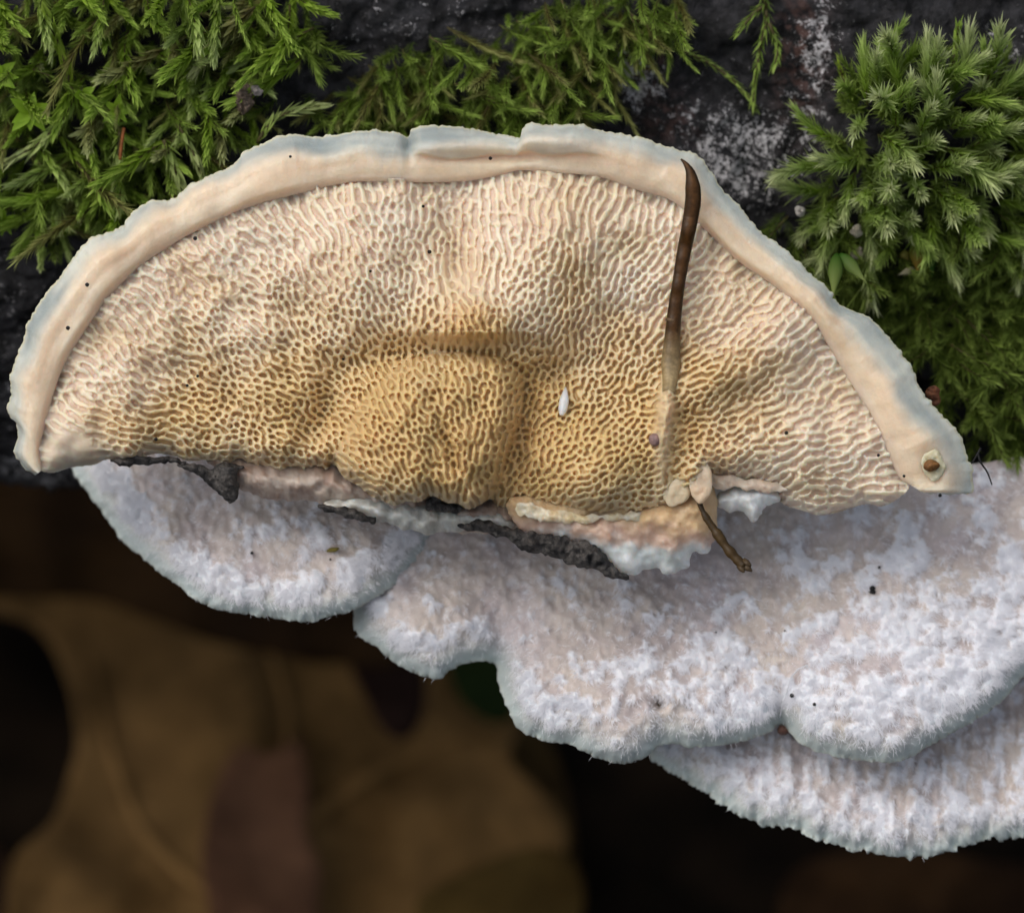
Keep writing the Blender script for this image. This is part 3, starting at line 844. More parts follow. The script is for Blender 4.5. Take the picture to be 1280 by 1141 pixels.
pts = spline([(707, 484), (706, 495), (704, 508), (702, 519)], 2)
wd = np.interp(pts[:, 1], [484, 490, 500, 512, 519], [.8, 3.2, 6, 5.6, 2.5]) / 100
V, F = tube(at(pts[:, 0], pts[:, 1], cap_base(pts[:, 0], pts[:, 1]) - .05), wd, 12, .9)
o = mesh('larva', V, F, M_RIM, None, col=np.full((len(V), 3), .8) * np.array((.95, .98, .96)), origin=V.mean(0))
tag(o, 'tiny white spindle-shaped larva lying among the pores', 'larva')

# seed in a yellowish pit on the right end of the rim
sy = float(cap_base(1120., 575.)) - .12
pit = thing('seed', 'amber seed sunk in a yellowish pit at the right rim end', 'seed', at(1166, 581, sy))
th = np.linspace(0, 2 * np.pi, 15)[:-1]
lump('jelly_ring', [(1167 + 13 * math.cos(q) * (1 + .25 * math.sin(2 * q + 1)), 581 + 20 * math.sin(q)) for q in th], sy + .09, .012, (.60, .52, .32), M_RIM, pit, 1.6, .05, 8, 410, 3, (.68, .60, .42), 3)
lump('kernel', [(1154, 582), (1158, 576), (1166, 574), (1172, 578), (1175, 582), (1170, 587), (1162, 589), (1156, 587)], sy + .02, .07, (.13, .055, .014), M_DEBRIS, pit, 1.2, .03, 4, 412, 1.2, (.26, .12, .035), 4)

# black specks
spec = [(109, 356), (85, 410), (244, 298), (363, 196), (613, 198), (529, 258), (537, 315), (463, 339), (429, 449), (247, 470), (234, 482), (195, 549),
        (983, 541), (1098, 569), (1130, 595), (1175, 619)]
gm = None
for i, (a, b) in enumerate(spec):
    dr_ = sdf(np.array([float(a)]), np.array([float(b)]), PORE[::3])[0][0]
    yy = cap_base(np.array([a * 1.]), np.array([b * 1.]))[0] - (.03 if dr_ > 0 else .2)
    c = at(a, b, yy)
    if gm is None:
        V, F = tube(np.array([[0, 0, -.022], [0, 0, -.012], [0, 0, .012], [0, 0, .022]]), [.012, .024, .022, .01], 7, .8)
        o = mesh('soil_speck', V, F, M_DEBRIS, None, col=np.full((len(V), 3), .006)); gm = o.data
    else:
        o = bpy.data.objects.new('soil_speck', gm); COL.objects.link(o)
    o.location = tuple(c); o.rotation_euler = (random.uniform(-.6, .6), random.uniform(-1.5, 1.5), 0); k = random.uniform(.7, 1.15); o.scale = (k, k, k)
    tag(o, 'tiny black speck of dirt on the turned-over bracket', 'speck', 'black specks on the turned-over bracket')

DEPS = bpy.context.evaluated_depsgraph_get()


def lower_y(px, py, outs=('small white', 'large lobed', 'lowest white')):
    """Depth of the felted brackets at a spot (nearest vertex of their caps)."""
    best = None
    for o in bpy.data.objects:
        if o.name.startswith('cap') and o.parent and o.parent.get('label', '').startswith(outs) and o.data.attributes.get('Col'):
            if o.name not in _cache:
                v = np.empty(len(o.data.vertices) * 3, np.float32); o.data.vertices.foreach_get('co', v)
                v = v.reshape(-1, 3) + np.array(o.parent['_o']); s = DIST / (DIST + v[:, 1]) * 100
                _cache[o.name] = (640 + v[:, 0] * s, 570.5 - v[:, 2] * s, v[:, 1])
            a, b, y = _cache[o.name]
            q = np.argsort((a - px) ** 2 + (b - py) ** 2)[:4]
            if (a[q[0]] - px) ** 2 + (b[q[0]] - py) ** 2 < 60:
                v = y[q].min()
                best = v if best is None else min(best, v)
    return 0.0 if best is None else float(best)


_cache = {}
for i, (a, b, k) in enumerate([(315, 691, .9), (413, 699, .6), (990, 869, 1.2), (1018, 880, .9), (1099, 709, .8), (981, 788, .5), (895, 790, .5)]):
    o = bpy.data.objects.new('soil_speck', gm); COL.objects.link(o)
    o.location = tuple(at(a, b, lower_y(a, b) - .02)); o.scale = (k, k, k)
    tag(o, 'tiny dark speck of dirt on the white felt', 'speck', 'dark specks on the white felt')
y0 = lower_y(1091, 738)
deb = thing('insect_remains', 'tiny black beaded insect fragment on the large lobed bracket', 'insect', at(1091, 740, y0 - .03))
for b, r0 in ((735, .035), (740, .042), (746, .02)):
    V, F = tube(at([1091, 1091, 1090, 1090], [b - 3, b - 1.5, b + 1.5, b + 3], [y0 - .03] * 4), [r0 * .4, r0, r0, r0 * .4], 8)
    mesh('segment', V, F, M_DEBRIS, deb, col=np.full((len(V), 3), .008))
y0 = lower_y(417, 687)
V, F = tube(at([408, 413, 419, 424], [689, 687.5, 687, 685], [y0 - .03] * 4), [.012, .03, .03, .012], 7, .5)
o = mesh('plant_scrap', V, F, M_DEBRIS, None, col=np.full((len(V), 3), 1) * np.array((.16, .13, .02)), origin=V.mean(0))
tag(o, 'small olive plant scrap on the left felted bracket', 'scrap')
pts = spline([(1010, 831), (998, 836), (988, 848), (984, 862), (978, 880), (975, 896)], 4)
V, F = tube(at(pts[:, 0], pts[:, 1], np.array([lower_y(a, b) for a, b in pts]) - .07), np.full(len(pts), .009), 5)
o = mesh('loose_fibre', V, F, M_HAIR, None, origin=V.mean(0))
tag(o, 'single curved white fibre lying over the crease of the lobed bracket', 'fibre')
th = np.linspace(0, 2 * np.pi, 9)[:-1]
o = lump('bark_crumb', [(979 + 8 * math.cos(q), 912 + 7 * math.sin(q)) for q in th], lower_y(979, 906) - .0, .1, (.10, .05, .035), M_DEBRIS, None, 1.6, .05, 5, 430, 1, (.16, .08, .06), 4)
tag(o, 'reddish-brown bark crumb in the notch of the lobed bracket', 'crumb')
o = lump('bark_crumb', [(824 + 8 * math.cos(q), 881 + 9 * math.sin(q)) for q in th], lower_y(824, 881) - .005, .03, (.16, .11, .05), M_DEBRIS, None, 1.6, .03, 5, 434, 1, (.22, .16, .08), 4)
tag(o, 'small brown crumb in a pinhole of the lobed bracket felt', 'crumb')

# ------------------------------------------------------------------ leaf litter far below
def litter_leaf(label, outline, lift, c1, c2, seed, rib=None, wave=1.2, tilt=(0, 0), group='fallen leaves under the log'):
    P = ragged(spline(outline, 8.0, True), 5, .12, seed)
    cx, cy = P.mean(0)

    def fr(a, b, d):
        return ground_y(b, lift) - wave * fbm(a / 160, b / 160, seed, 3) * .7 + tilt[0] * (a - cx) / 100 + tilt[1] * (b - cy) / 100
    V, F, px, py, d, isf = sheet(P, 12, fr, lambda a, b, d: fr(a, b, d) + .06)
    t = np.clip(.5 + 1.2 * fbm(px / 90, py / 90, seed + 4, 4), 0, 1)
    th = thing('fallen_leaf', label, 'leaf', at(cx, cy, float(fr(np.array([cx]), np.array([cy]), 0)[0])), group)
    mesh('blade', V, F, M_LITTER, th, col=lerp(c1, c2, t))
    for r_ in (rib or []):
        q = spline(r_, 14)
        path = at(q[:, 0], q[:, 1], fr(q[:, 0], q[:, 1], 0) - .05)
        V, F = tube(path, np.linspace(.16, .05, len(q)), 7)
        mesh('vein', V, F, M_LITTER, th, col=np.broadcast_to(np.array(c2) * 1.25, (len(V), 3)))
    return th


TAN = ((0.135, 0.076, 0.026), (0.20, 0.114, 0.041))
litter_leaf('big tan fallen leaf with a dark gap at its left edge', [(-60, 640), (120, 690), (260, 720), (420, 770), (540, 800), (630, 850), (652, 905), (640, 950), (690, 1000), (712, 1050), (690, 1100), (735, 1160), (740, 1260), (400, 1330), (60, 1300), (10, 1180), (14, 1075), (68, 1020), (96, 930), (84, 850), (40, 780), (-60, 745)],
            1.2, *TAN, 501, [[(330, 1300), (330, 1100), (360, 900), (300, 720)], [(340, 1060), (480, 960), (640, 900)], [(335, 1160), (180, 1040), (110, 820)]], 1.6)
litter_leaf('reddish-brown curled leaf lying across the big tan one', [(270, 985), (300, 930), (335, 945), (372, 925), (388, 985), (384, 1040), (402, 1090), (396, 1190), (430, 1300), (250, 1300), (262, 1150), (250, 1080)],
            2.0, (0.115, 0.056, 0.031), (0.165, 0.083, 0.045), 511, None, 1.2, (.5, 0))
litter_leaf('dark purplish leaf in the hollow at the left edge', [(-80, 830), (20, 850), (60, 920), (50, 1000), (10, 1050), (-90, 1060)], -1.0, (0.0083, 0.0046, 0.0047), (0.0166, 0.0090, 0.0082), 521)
litter_leaf('dark brown leaf added as the shade under the small left bracket', [(-60, 560), (120, 570), (300, 660), (450, 720), (500, 830), (300, 810), (120, 750), (-60, 730)], 3.0, (0.0182, 0.0090, 0.0034), (0.0331, 0.0166, 0.0055), 531)  # dark leaf put in for the shade on the tan leaf's upper part
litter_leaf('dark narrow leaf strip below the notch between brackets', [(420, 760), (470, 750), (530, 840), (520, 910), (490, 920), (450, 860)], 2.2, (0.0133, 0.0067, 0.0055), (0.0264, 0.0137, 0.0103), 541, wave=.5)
litter_leaf('small green leaf seen in the notch below the lobed bracket', [(560, 800), (620, 800), (650, 860), (630, 905), (590, 890), (565, 850)], 1.8, (0.008, 0.016, 0.004), (0.014, 0.026, 0.005), 551, wave=.4)
litter_leaf('olive brown leaf lobe at the right end of the tan leaf', [(560, 880), (640, 860), (700, 960), (720, 1080), (700, 1200), (600, 1180), (560, 1020)], .6, (0.0373, 0.0227, 0.0068), (0.0621, 0.0378, 0.0123), 561)
litter_leaf('yellowish leaf tip at the bottom beside the tan leaf', [(520, 1130), (600, 1080), (690, 1060), (730, 1110), (700, 1200), (560, 1220)], 2.2, (0.0580, 0.0340, 0.0082), (0.0828, 0.0515, 0.0137), 571, wave=.6)
litter_leaf('dull brown leaf at the bottom right under the fringed bracket', [(980, 1110), (1080, 1060), (1220, 1070), (1330, 1110), (1330, 1260), (1000, 1270)], .3, (0.0182, 0.0090, 0.0042), (0.0455, 0.0227, 0.0089), 581)
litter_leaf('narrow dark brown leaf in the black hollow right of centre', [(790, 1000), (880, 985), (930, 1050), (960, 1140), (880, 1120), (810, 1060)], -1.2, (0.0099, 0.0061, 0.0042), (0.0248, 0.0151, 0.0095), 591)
litter_leaf('brown leaf below the hollow at the lower left corner', [(-80, 1060), (0, 1062), (14, 1110), (0, 1260), (-90, 1260)], .4, (0.0248, 0.0122, 0.0068), (0.0414, 0.0212, 0.0123), 601)

# ------------------------------------------------------------------ moss
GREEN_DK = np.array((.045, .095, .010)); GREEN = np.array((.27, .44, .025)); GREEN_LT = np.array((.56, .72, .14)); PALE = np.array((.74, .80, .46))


class Leaves:
    def __init__(s): s.V = []; s.F = []; s.C = []; s.n = 0

    def add(s, base, d, nrm, L, w, curl, fold, c0, c1, wide=.35, rows=3):
        """One blade: base point, direction, outward normal; widest at `wide` of its length."""
        d = d / (np.linalg.norm(d) + 1e-9); nrm = nrm - d * np.dot(nrm, d); nrm /= np.linalg.norm(nrm) + 1e-9
        side = np.cross(d, nrm)
        n0 = s.n
        for k in range(rows):
            t = k / rows
            hw = w * (np.interp(t, [0, wide, 1], [.55, 1, .08]))
            c = base + d * (L * t) + nrm * (curl * L * t * t)
            s.V += [c - side * hw + nrm * (fold * hw), c, c + side * hw + nrm * (fold * hw)]
            cc_ = c0 * (1 - t) + c1 * t
            s.C += [cc_, cc_ * .85, cc_]
        s.V.append(base + d * L + nrm * (curl * L)); s.C.append(c1)
        for k in range(rows - 1):
            a = n0 + 3 * k
            s.F += [(a, a + 1, a + 4), (a, a + 4, a + 3), (a + 1, a + 2, a + 5), (a + 1, a + 5, a + 4)]
        a = n0 + 3 * (rows - 1); t_ = n0 + 3 * rows
        s.F += [(a, a + 1, t_), (a + 1, a + 2, t_)]
        s.n += 3 * rows + 1


def shoot(seed, length, bend, nleaf, L, w, spread, curl, tint, pale, taper=.5, flat=1.0, wide=.3, tip_tuft=1.0, rows=3):
    """A moss shoot along +Z from the origin: (leaf V,F,C), (stem V,F)."""
    r = np.random.default_rng(seed)
    ts = np.linspace(0, 1, 9)
    ba = r.uniform(0, 2 * np.pi)
    path = np.stack([bend * length * ts ** 2 * np.cos(ba), bend * length * ts ** 2 * np.sin(ba), length * ts], -1)
    tang = np.gradient(path, axis=0); tang /= np.linalg.norm(tang, axis=1, keepdims=True)
    lv = Leaves()
    ph = r.uniform(0, 6.28)
    for i in range(nleaf):
        t = (i + .5) / nleaf
        t = t ** .8
        p = np.array([np.interp(t, ts, path[:, k]) for k in range(3)]); tg = np.array([np.interp(t, ts, tang[:, k]) for k in range(3)])
        a = ph + i * 2.399 + r.normal(0, .2)
        ref = np.array((1., 0, 0)); u = np.cross(tg, ref); u /= np.linalg.norm(u); v = np.cross(tg, u)
        rad = math.cos(a) * u + math.sin(a) * flat * v
        sp = spread * (1 - .75 * t ** 2) + r.normal(0, .08)
        d = tg * math.cos(sp) + rad / (np.linalg.norm(rad) + 1e-9) * math.sin(sp)
        sc = (1 - taper * abs(t - .55)) * r.uniform(.8, 1.15)
        pt = np.clip((t - .45) / .55, 0, 1) * pale
        g0 = tint[0] * (1 - t) + tint[1] * t
        c0 = g0 * (1 - pt) + PALE * pt
        j = r.uniform(.75, 1.25)
        c1 = (c0 * .55 + .45 * (GREEN_LT * (1 - pale) + PALE * pale)) * j
        lv.add(p, d, rad, L * sc, w * sc * r.uniform(.85, 1.15), curl + r.normal(0, .1), .5, c0 * j, c1, wide, rows)
    sv, sf = tube(path, np.linspace(.018, .008, 9) * max(1, w / .04), 5)
    return (np.array(lv.V), lv.F, np.array(lv.C)), (sv, sf)


KINDS = {
    # long hair-pointed leaves, pale ends: the bright cushion
    'cushion': [shoot(700 + i, random.uniform(.75, 1.05), random.uniform(.1, .45), 92, random.uniform(.34, .42), .026, .46, .14, (GREEN * .7, GREEN * 1.3), .95 if i % 4 else .4, .4, wide=.2) for i in range(7)],
    # fine yellow-green trailing moss
    'trailing': [shoot(720 + i, random.uniform(.8, 1.2), random.uniform(.15, .4), 100, random.uniform(.2, .26), .015, .42, .12, ((GREEN_DK * 1.4 + (.012, .01, 0), GREEN * 1.15 + (.015, .01, 0)) if i % 4 else (np.array((.10, .075, .02)), np.array((.24, .21, .05)))), .22, .5, flat=.7, wide=.25) for i in range(7)],
    # broader leaved hanging shoots
    'hanging': [shoot(740 + i, random.uniform(.8, 1.2), random.uniform(.1, .35), 72, random.uniform(.24, .31), .034, .45, .05, ((GREEN * .7, GREEN * 1.2) if i != 3 else (np.array((.10, .075, .02)), np.array((.26, .26, .05)))), .6 if i % 2 else .15, .5, flat=.55, wide=.35) for i in range(7)],
    # dark fine moss
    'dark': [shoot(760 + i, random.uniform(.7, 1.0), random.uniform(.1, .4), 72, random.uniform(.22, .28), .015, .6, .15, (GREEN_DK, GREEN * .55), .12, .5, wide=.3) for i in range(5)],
}
PROTO = {}
for kname, lst in KINDS.items():
    PROTO[kname] = []
    for (lv, st) in lst:
        PROTO[kname].append([lv, st, None, None])


def frame(d, roll):
    z = Vector(d).normalized()
    q = z.to_track_quat('Z', 'Y')
    return (q.to_matrix() @ Matrix.Rotation(roll, 3, 'Z')).to_4x4()


MOSS_LABEL = {
    'cushion': ('pale-tipped feathery moss shoot in the bright cushion right of the fungus', 'shoots of the bright moss cushion'),
    'trailing': ('fine trailing moss shoot in the mat above the middle of the fungus', 'shoots of the trailing moss mat'),
    'hanging': ('leafy hanging moss shoot in the patch at the upper left', 'shoots of the hanging moss patch'),
    'dark': ('dark moss shoot below the bright cushion at the right', 'shoots of the dark moss'),
}


def moss_shoot(kind, i, loc, d, scale, roll, label=None, group=None):
    pr_ = PROTO[kind][i % len(PROTO[kind])]
    o = bpy.data.objects.new('moss_shoot', None); COL.objects.link(o); o.empty_display_size = .05
    o.matrix_world = Matrix.Translation(tuple(loc)) @ frame(d, roll) @ Matrix.Scale(scale, 4)
    lab, grp = MOSS_LABEL[kind]
    tag(o, label or lab, 'moss', group or (None if label else grp))
    for slot, nm, mt in ((0, 'leafage', M_LEAF), (1, 'stem', M_STEM)):
        if pr_[2 + slot] is None:
            if slot == 0: c = mesh(nm, pr_[0][0], pr_[0][1], mt, None, col=pr_[0][2])
            else: c = mesh(nm, pr_[1][0], pr_[1][1], mt, None)
            pr_[2 + slot] = c.data
        else:
            c = bpy.data.objects.new(nm, pr_[2 + slot]); COL.objects.link(c)
        c.parent = o
        if slot == 0: c['kind'] = 'stuff'
    return o


MAT_V, MAT_F, MAT_C, MAT_N = {}, {}, {}, {}


def mat_shoot(mat, kind, i, loc, d, scale, roll, dark=1.0):
    """Adds a shoot to the joined under-layer of a moss patch."""
    lv = PROTO[kind][i % len(PROTO[kind])][0]
    m = np.array(Matrix.Translation(tuple(loc)) @ frame(d, roll) @ Matrix.Scale(scale, 4))
    V = lv[0] @ m[:3, :3].T + m[:3, 3]
    n0 = MAT_N.get(mat, 0)
    MAT_V.setdefault(mat, []).append(V); MAT_F.setdefault(mat, []).append(np.array(lv[1]) + n0); MAT_C.setdefault(mat, []).append(lv[2])
    MAT_N[mat] = n0 + len(V)


def poly_points(P, n, seed, mind, gaps=()):
    r = np.random.default_rng(seed); P = np.array(P, float); out = []
    x0, y0 = P.min(0); x1, y1 = P.max(0)
    tries = 0
    while len(out) < n and tries < n * 60:
        tries += 1
        x, y = r.uniform(x0, x1), r.uniform(y0, y1)
        ins = False
        for (a, b), (c, e) in zip(P, np.roll(P, -1, 0)):
            if (b > y) != (e > y) and x < (c - a) * (y - b) / (e - b) + a: ins = not ins
        if any((x - g0) ** 2 + (y - g1) ** 2 < g2 ** 2 for g0, g1, g2 in gaps): continue
        if ins and all((x - q[0]) ** 2 + (y - q[1]) ** 2 > mind ** 2 for q in out): out.append((x, y))
    return out


R = random.Random(31)
GAPS = [(108, 62, 32), (345, 85, 34), (270, 108, 20), (335, 150, 26), (70, 30, 16), (180, 150, 14), (25, 55, 14), (220, 60, 14)]
LEFT = [(-30, -30), (380, -30), (395, 40), (375, 95), (400, 120), (330, 150), (270, 185), (215, 235), (140, 270), (85, 290), (20, 250), (-30, 240)]
MID = [(400, 150), (430, 95), (520, 45), (560, 30), (600, 55), (640, 10), (740, -20), (850, -20), (850, 30), (770, 60), (745, 120), (720, 140), (640, 150), (500, 150)]
CUSH = [(1045, 190), (1080, 112), (1120, 85), (1200, 110), (1300, 90), (1310, 300), (1180, 290), (1075, 290), (1035, 255)]
DARK = [(972, 262), (1030, 262), (1100, 290), (1310, 270), (1310, 570), (1245, 560), (1190, 490), (1130, 400), (1060, 350), (1000, 310)]


def droop(px, py, mx=.35):
    return np.array((R.gauss(0, mx), -R.uniform(.35, 1.0), -R.uniform(.5, 1.0)))


# under-layers (uncountable mass)
for i, (a, b) in enumerate(poly_points(LEFT, 250, 1, 9, GAPS)):
    mat_shoot('left', ('hanging', 'dark', 'trailing')[i % 3], i, at(a, b, bark_at(a, b) - .05), droop(a, b, .5), R.uniform(.6, 1.0), R.uniform(0, 6.28))
for i, (a, b) in enumerate(poly_points(MID, 200, 2, 8)):
    mat_shoot('middle', ('trailing', 'dark')[i % 2], i, at(a, b, bark_at(a, b) - .03), droop(a, b, .5), R.uniform(.5, .85), R.uniform(0, 6.28))
for i, (a, b) in enumerate(poly_points(CUSH, 130, 3, 11)):
    v = np.array(((a - 1130) / 130, -1.0, -(b - 190) / 110)) + np.array((R.gauss(0, .3), 0, R.gauss(0, .3)))
    mat_shoot('cushion', ('cushion', 'dark')[i % 2], i, at(a, b, bark_at(a, b) - .1), v, R.uniform(.7, 1.0), R.uniform(0, 6.28))
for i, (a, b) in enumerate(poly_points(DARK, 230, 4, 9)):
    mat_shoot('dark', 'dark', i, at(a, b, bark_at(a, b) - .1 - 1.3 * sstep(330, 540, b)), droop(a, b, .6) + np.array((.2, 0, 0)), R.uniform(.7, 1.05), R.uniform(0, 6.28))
for k_, lab in (('left', 'dense green moss layer on the bark at the upper left'), ('middle', 'fine green moss layer on the bark above the fungus'),
                ('cushion', 'inner leafage of the bright moss cushion at the right'), ('dark', 'dark green moss mass at the right edge')):
    o = mesh('moss_mat', np.concatenate(MAT_V[k_]), np.concatenate(MAT_F[k_]), M_LEAF, None, col=np.concatenate(MAT_C[k_]))
    tag(o, lab, 'moss', kind='stuff')

# individual shoots on top
for i, (a, b) in enumerate(poly_points(LEFT, 85, 11, 19, GAPS)):
    y = float(bark_at(a, b)) - R.uniform(.25, .6)
    moss_shoot('hanging' if R.random() < .75 else 'trailing', i, at(a, b, y), droop(a, b, .8), R.uniform(.7, 1.25), R.uniform(0, 6.28), *MOSS_LABEL['hanging'])
for i, (a, b) in enumerate(poly_points(MID, 90, 12, 15)):
    y = float(bark_at(a, b)) - R.uniform(.2, .45)
    moss_shoot('trailing', i, at(a, b, y), droop(a, b, .8), R.uniform(.55, .95), R.uniform(0, 6.28))
for i, (a, b) in enumerate(poly_points(CUSH, 80, 13, 20)):
    u, w_ = (a - 1130) / 130, (b - 190) / 110
    y = float(bark_at(a, b)) - .25 - .45 * max(0, 1 - (u * u + w_ * w_) * .6)
    v = np.array((u * 1.0 + R.gauss(0, .25), -.55, -w_ * 1.0 + R.gauss(0, .25) - .1))
    moss_shoot('cushion', i, at(a, b, y), v, R.uniform(.7, 1.0), R.uniform(0, 6.28))
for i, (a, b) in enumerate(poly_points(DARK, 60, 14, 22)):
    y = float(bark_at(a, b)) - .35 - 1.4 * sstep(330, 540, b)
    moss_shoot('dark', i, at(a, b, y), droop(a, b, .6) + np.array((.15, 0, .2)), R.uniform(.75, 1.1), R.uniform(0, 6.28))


def strand(label, pts, y_off, n, L, w, seed, tint=(GREEN_DK * 1.5, GREEN * 1.3), pale=.2, leaf_parts=False, spread=.55, flat=.6, sag=0.0, wide=.3):
    """A long trailing strand drawn along a path on the bark; leaves as single parts when large enough."""
    q = spline(pts, 3)
    y = bark_at(q[:, 0], q[:, 1]) - y_off - sag * np.sin(np.linspace(0, np.pi, len(q)))
    path = at(q[:, 0], q[:, 1], y)
    root = thing('moss_shoot', label, 'moss', path[0])
    V, F = tube(path, np.linspace(.03, .012, len(path)), 6)
    mesh('stem', V, F, M_STEM, root)
    r = np.random.default_rng(seed)
    tg = np.gradient(path, axis=0); tg /= np.linalg.norm(tg, axis=1, keepdims=True)
    lv = Leaves()
    for i in range(n):
        t = (i + .5) / n
        f = t * (len(path) - 1); j = int(f); p = path[j]; g = tg[j]
        a = i * 2.399 + r.normal(0, .2)
        u = np.cross(g, (0, 1., 0)); u /= np.linalg.norm(u); v = np.cross(g, u)
        rad = math.cos(a) * u + math.sin(a) * flat * v
        sp = spread * (1 - .6 * t ** 2) + r.normal(0, .08)
        d = g * math.cos(sp) + rad * math.sin(sp)
        c0 = tint[0] * (1 - t) + tint[1] * t; pt = pale * t
        c0 = c0 * (1 - pt) + PALE * pt; jt = r.uniform(.8, 1.2)
        if leaf_parts: lv = Leaves()
        lv.add(p, d, rad, L * r.uniform(.8, 1.15), w * r.uniform(.85, 1.1), r.normal(.0, .1), .45, c0 * jt, c0 * jt * .6 + .4 * (GREEN_LT * (1 - pale) + PALE * pale), wide, 4 if leaf_parts else 3)
        if leaf_parts: mesh('leaf', np.array(lv.V), lv.F, M_LEAF, root, col=np.array(lv.C))
    if not leaf_parts:
        o = mesh('leafage', np.array(lv.V), lv.F, M_LEAF, root, col=np.array(lv.C)); o['kind'] = 'stuff'
    return root


strand('slender moss strand trailing down the bare bark to a pointed tip', [(800, 10), (822, 45), (850, 62), (885, 78), (915, 100), (935, 122), (945, 138)], .15, 95, .15, .018, 801)
strand('upright feathery moss strand crossing the tip of the slender one', [(950, -25), (958, 20), (950, 60), (945, 95), (941, 128)], .2, 80, .19, .022, 802)
strand('short side shoot curling left of the upright feathery strand', [(958, 5), (940, 20), (922, 42)], .2, 34, .17, .02, 803)
strand('short moss shoot hanging right of the upright feathery strand', [(962, 30), (972, 60), (968, 82)], .25, 34, .17, .024, 804)
strand('dark moss sprig hanging from the top edge beside the bare bark', [(770, -20), (790, 20), (830, 40), (858, 30)], .2, 50, .17, .02, 805)
strand('pale broad-leaved moss shoot pointing to the left picture edge', [(92, 118), (84, 140), (68, 160), (45, 182), (5, 204)], .75, 44, .24, .048, 806, (GREEN * 1.5, GREEN_LT), .85, True, .5, .5)
strand('thick olive moss stem with clasping leaves rising at upper left', [(88, 118), (84, 92), (76, 62), (64, 35), (58, 18)], .7, 30, .26, .06, 807, (GREEN * .9 + (.03, .01, 0), GREEN + (.03, .01, 0)), .1, True, .28, .6)
strand('bright leafy moss shoot hanging just above the left rim', [(205, 175), (212, 195), (220, 215), (228, 240)], .8, 30, .25, .045, 808, (GREEN, GREEN_LT), .75, True, .6, .5)
strand('pale moss shoot hanging beside the bright one above the left rim', [(222, 155), (236, 180), (245, 200), (255, 226)], .75, 34, .20, .035, 809, (GREEN, GREEN_LT), .8, True, .5, .5)
strand('curved pale moss shoot arching right above the rim', [(322, 178), (338, 155), (362, 140), (402, 132)], .75, 34, .24, .042, 810, (GREEN * .8, GREEN_LT), .7, True, .38, .4)
strand('drooping moss shoot with pale tips low on the left patch', [(150, 165), (148, 195), (146, 215), (143, 240)], .8, 30, .22, .04, 811, (GREEN * .8, GREEN_LT), .6, True, .6, .6)
strand('lone upright moss shoot standing above the bright cushion', [(1190, 105), (1192, 80), (1195, 55), (1198, 32)], .5, 52, .17, .03, 812, (GREEN_DK * 1.6, GREEN * 1.4), .15, False, .5, .8)
strand('small yellowish moss shoot left of the bright cushion', [(1062, 118), (1055, 100), (1048, 80)], .3, 30, .13, .02, 813, (GREEN * .8 + (.03, .01, 0), GREEN + (.04, .02, 0)), .0, False)


def star(label, cx, cy, y_off, n, L, w, seed, tilt=(0, 0)):
    r = np.random.default_rng(seed)
    c = at(cx, cy, float(bark_at(cx, cy)) - y_off)
    root = thing('moss_rosette', label, 'moss', c)
    for i in range(n):
        a = i * 2 * np.pi / n + r.normal(0, .15); lf = Leaves()
        d = np.array((math.cos(a) + tilt[0], -.35 + r.normal(0, .15), math.sin(a) + tilt[1]))
        lf.add(c, d, np.array((0, -1., 0)), L * r.uniform(.75, 1.1), w * r.uniform(.85, 1.1), r.uniform(-.25, .0), .35, GREEN * 1.1, GREEN * 1.2 + (.01, .03, .02), .45, 5)
        mesh('leaf', np.array(lf.V), lf.F, M_LEAF, root, col=np.array(lf.C))


star('translucent star-shaped leaf rosette at the left picture edge', 38, 140, .85, 8, .32, .075, 821, (0, -.4))
star('small grey-green leaf rosette above the red-stemmed moss', 146, 138, .8, 8, .22, .05, 822, (.2, -.3))
star('broad-leaved rosette cut by the left picture edge', -2, 95, .8, 7, .3, .08, 823, (.3, -.2))
star('pair of broad grey-green leaves beside the thick olive stem', 102, 120, .85, 4, .22, .075, 824, (.8, -.2))
star('small pale leaf tuft low at the left picture edge', 5, 275, .7, 7, .22, .035, 825, (0, -.4))


def capsule_leaf(root, p0, p1, r0, c0, c1):
    q = np.linspace(0, 1, 10)[:, None]
    path = p0 * (1 - q) + p1 * q
    rr = np.interp(q[:, 0], [0, .15, .4, .65, .85, 1], [.3, .8, 1, .55, .18, .04]) * r0
    V, F = tube(path, rr, 10, .7)
    mesh('leaf', V, F, M_LEAF, root, col=lerp(c0, c1, np.repeat(q[:, 0], 10)))


yk = -.55
root = thing('moss_bud', 'two glossy teardrop moss leaves hanging over the right rim', 'moss', at(1046, 318, yk))
capsule_leaf(root, at(1046, 318, yk), at(1041, 374, yk - .45), .10, (.04, .13, .012), (.30, .36, .10))
capsule_leaf(root, at(1050, 318, yk), at(1084, 354, yk - .2), .095, (.04, .13, .012), (.28, .34, .10))
yk = float(bark_at(1145, 320)) - .9
root = thing('moss_bud', 'glossy green moss bud with an orange base right of the teardrops', 'moss', at(1148, 340, yk))
capsule_leaf(root, at(1146, 300, yk), at(1150, 348, yk - .05), .12, (.05, .16, .02), (.40, .20, .04))
capsule_leaf(root, at(1158, 302, yk + .05), at(1166, 345, yk), .13, (.03, .10, .012), (.04, .12, .015))
capsule_leaf(root, at(1128, 314, yk), at(1136, 326, yk), .07, (.16, .17, .03), (.2, .16, .04))
capsule_leaf(root, at(1143, 336, yk), at(1122, 344, yk), .05, (.42, .40, .24), (.45, .42, .30))
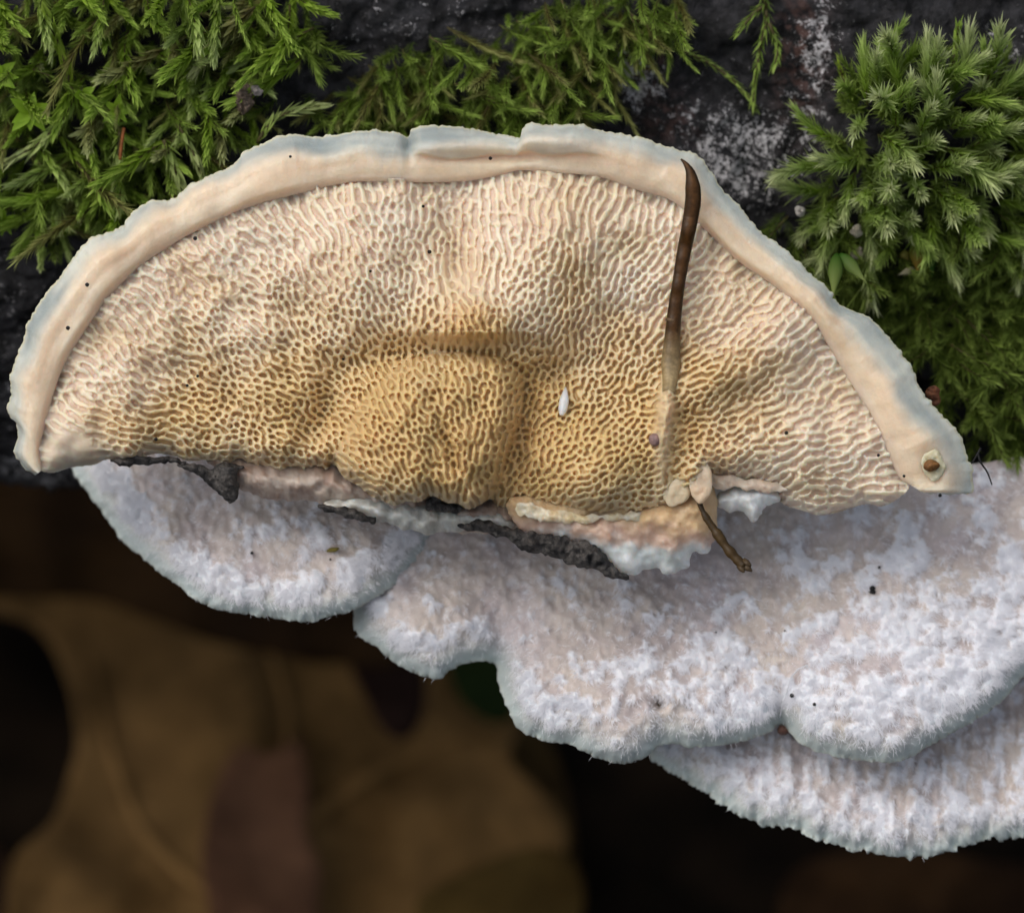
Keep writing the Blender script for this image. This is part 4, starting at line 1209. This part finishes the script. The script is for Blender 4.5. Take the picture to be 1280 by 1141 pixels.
# red-brown seta in the left patch, debris bits
q = spline([(150, 200), (152, 180), (155, 160)], 3)
V, F = tube(at(q[:, 0], q[:, 1], np.full(len(q), float(bark_at(152, 180)) - .95)), np.full(len(q), .022), 6)
o = mesh('moss_stalk', V, F, M_DEBRIS, None, col=np.full((len(V), 3), 1) * np.array((.22, .07, .015)), origin=V[0])
tag(o, 'thin orange-red moss stalk in the upper left patch', 'moss')
for i, (a, b, w, h, lab, c1, c2) in enumerate([
    (304, 126, 11, 22, 'withered brown bud remains in the dark gap of the left moss', (.07, .05, .035), (.16, .12, .09)),
    (322, 114, 8, 8, 'small pale grey crumb beside the withered brown bud', (.2, .18, .17), (.3, .27, .25)),
    (1070, 290, 8, 7, 'pale crumb caught in the moss above the teardrop leaves', (.36, .33, .26), (.5, .46, .38)),
    (1072, 318, 7, 7, 'pale pinkish crumb right beside the teardrop leaves', (.4, .34, .28), (.5, .44, .38)),
    (1168, 494, 9, 11, 'brown bud scale between the moss and the right rim', (.10, .035, .015), (.16, .06, .025)),
    (1000, 262, 6, 6, 'tiny grey crumb at the left foot of the bright cushion', (.3, .28, .25), (.4, .38, .35)),
]):
    th = np.linspace(0, 2 * np.pi, 10)[:-1]
    yy = -.55 if i == 4 else float(bark_at(a, b)) - .85
    o = lump('plant_crumb', [(a + w * math.cos(t_), b + h * math.sin(t_)) for t_ in th], yy, .10, c1, M_DEBRIS, None, 1.5, .22, 5, 900 + 5 * i, 7, c2, 5)
    tag(o, lab, 'crumb')
for pts, lab in (([(1240, 606), (1234, 590), (1226, 578), (1222, 566)], 'thin dark root hair curving down beside the right rim tip'), ([(1214, 580), (1219, 572), (1226, 560)], 'short dark root hair touching the right rim tip')):
    q = spline(pts, 3)
    V, F = tube(at(q[:, 0], q[:, 1], np.full(len(q), -.8)), np.linspace(.008, .015, len(q)), 6)
    o = mesh('root_hair', V, F, M_DEBRIS, None, col=np.full((len(V), 3), .012), origin=V[-1])
    tag(o, lab, 'root')

# ------------------------------------------------------------------ stand the whole layout up in the world
bpy.context.view_layer.update()
for o in list(scene.objects):
    if o.parent is None and o.type in {'MESH', 'EMPTY'}:
        o.matrix_world = TILT @ o.matrix_world
    if '_o' in o: del o['_o']
    pl = o.data.polygons if o.type == 'MESH' else None
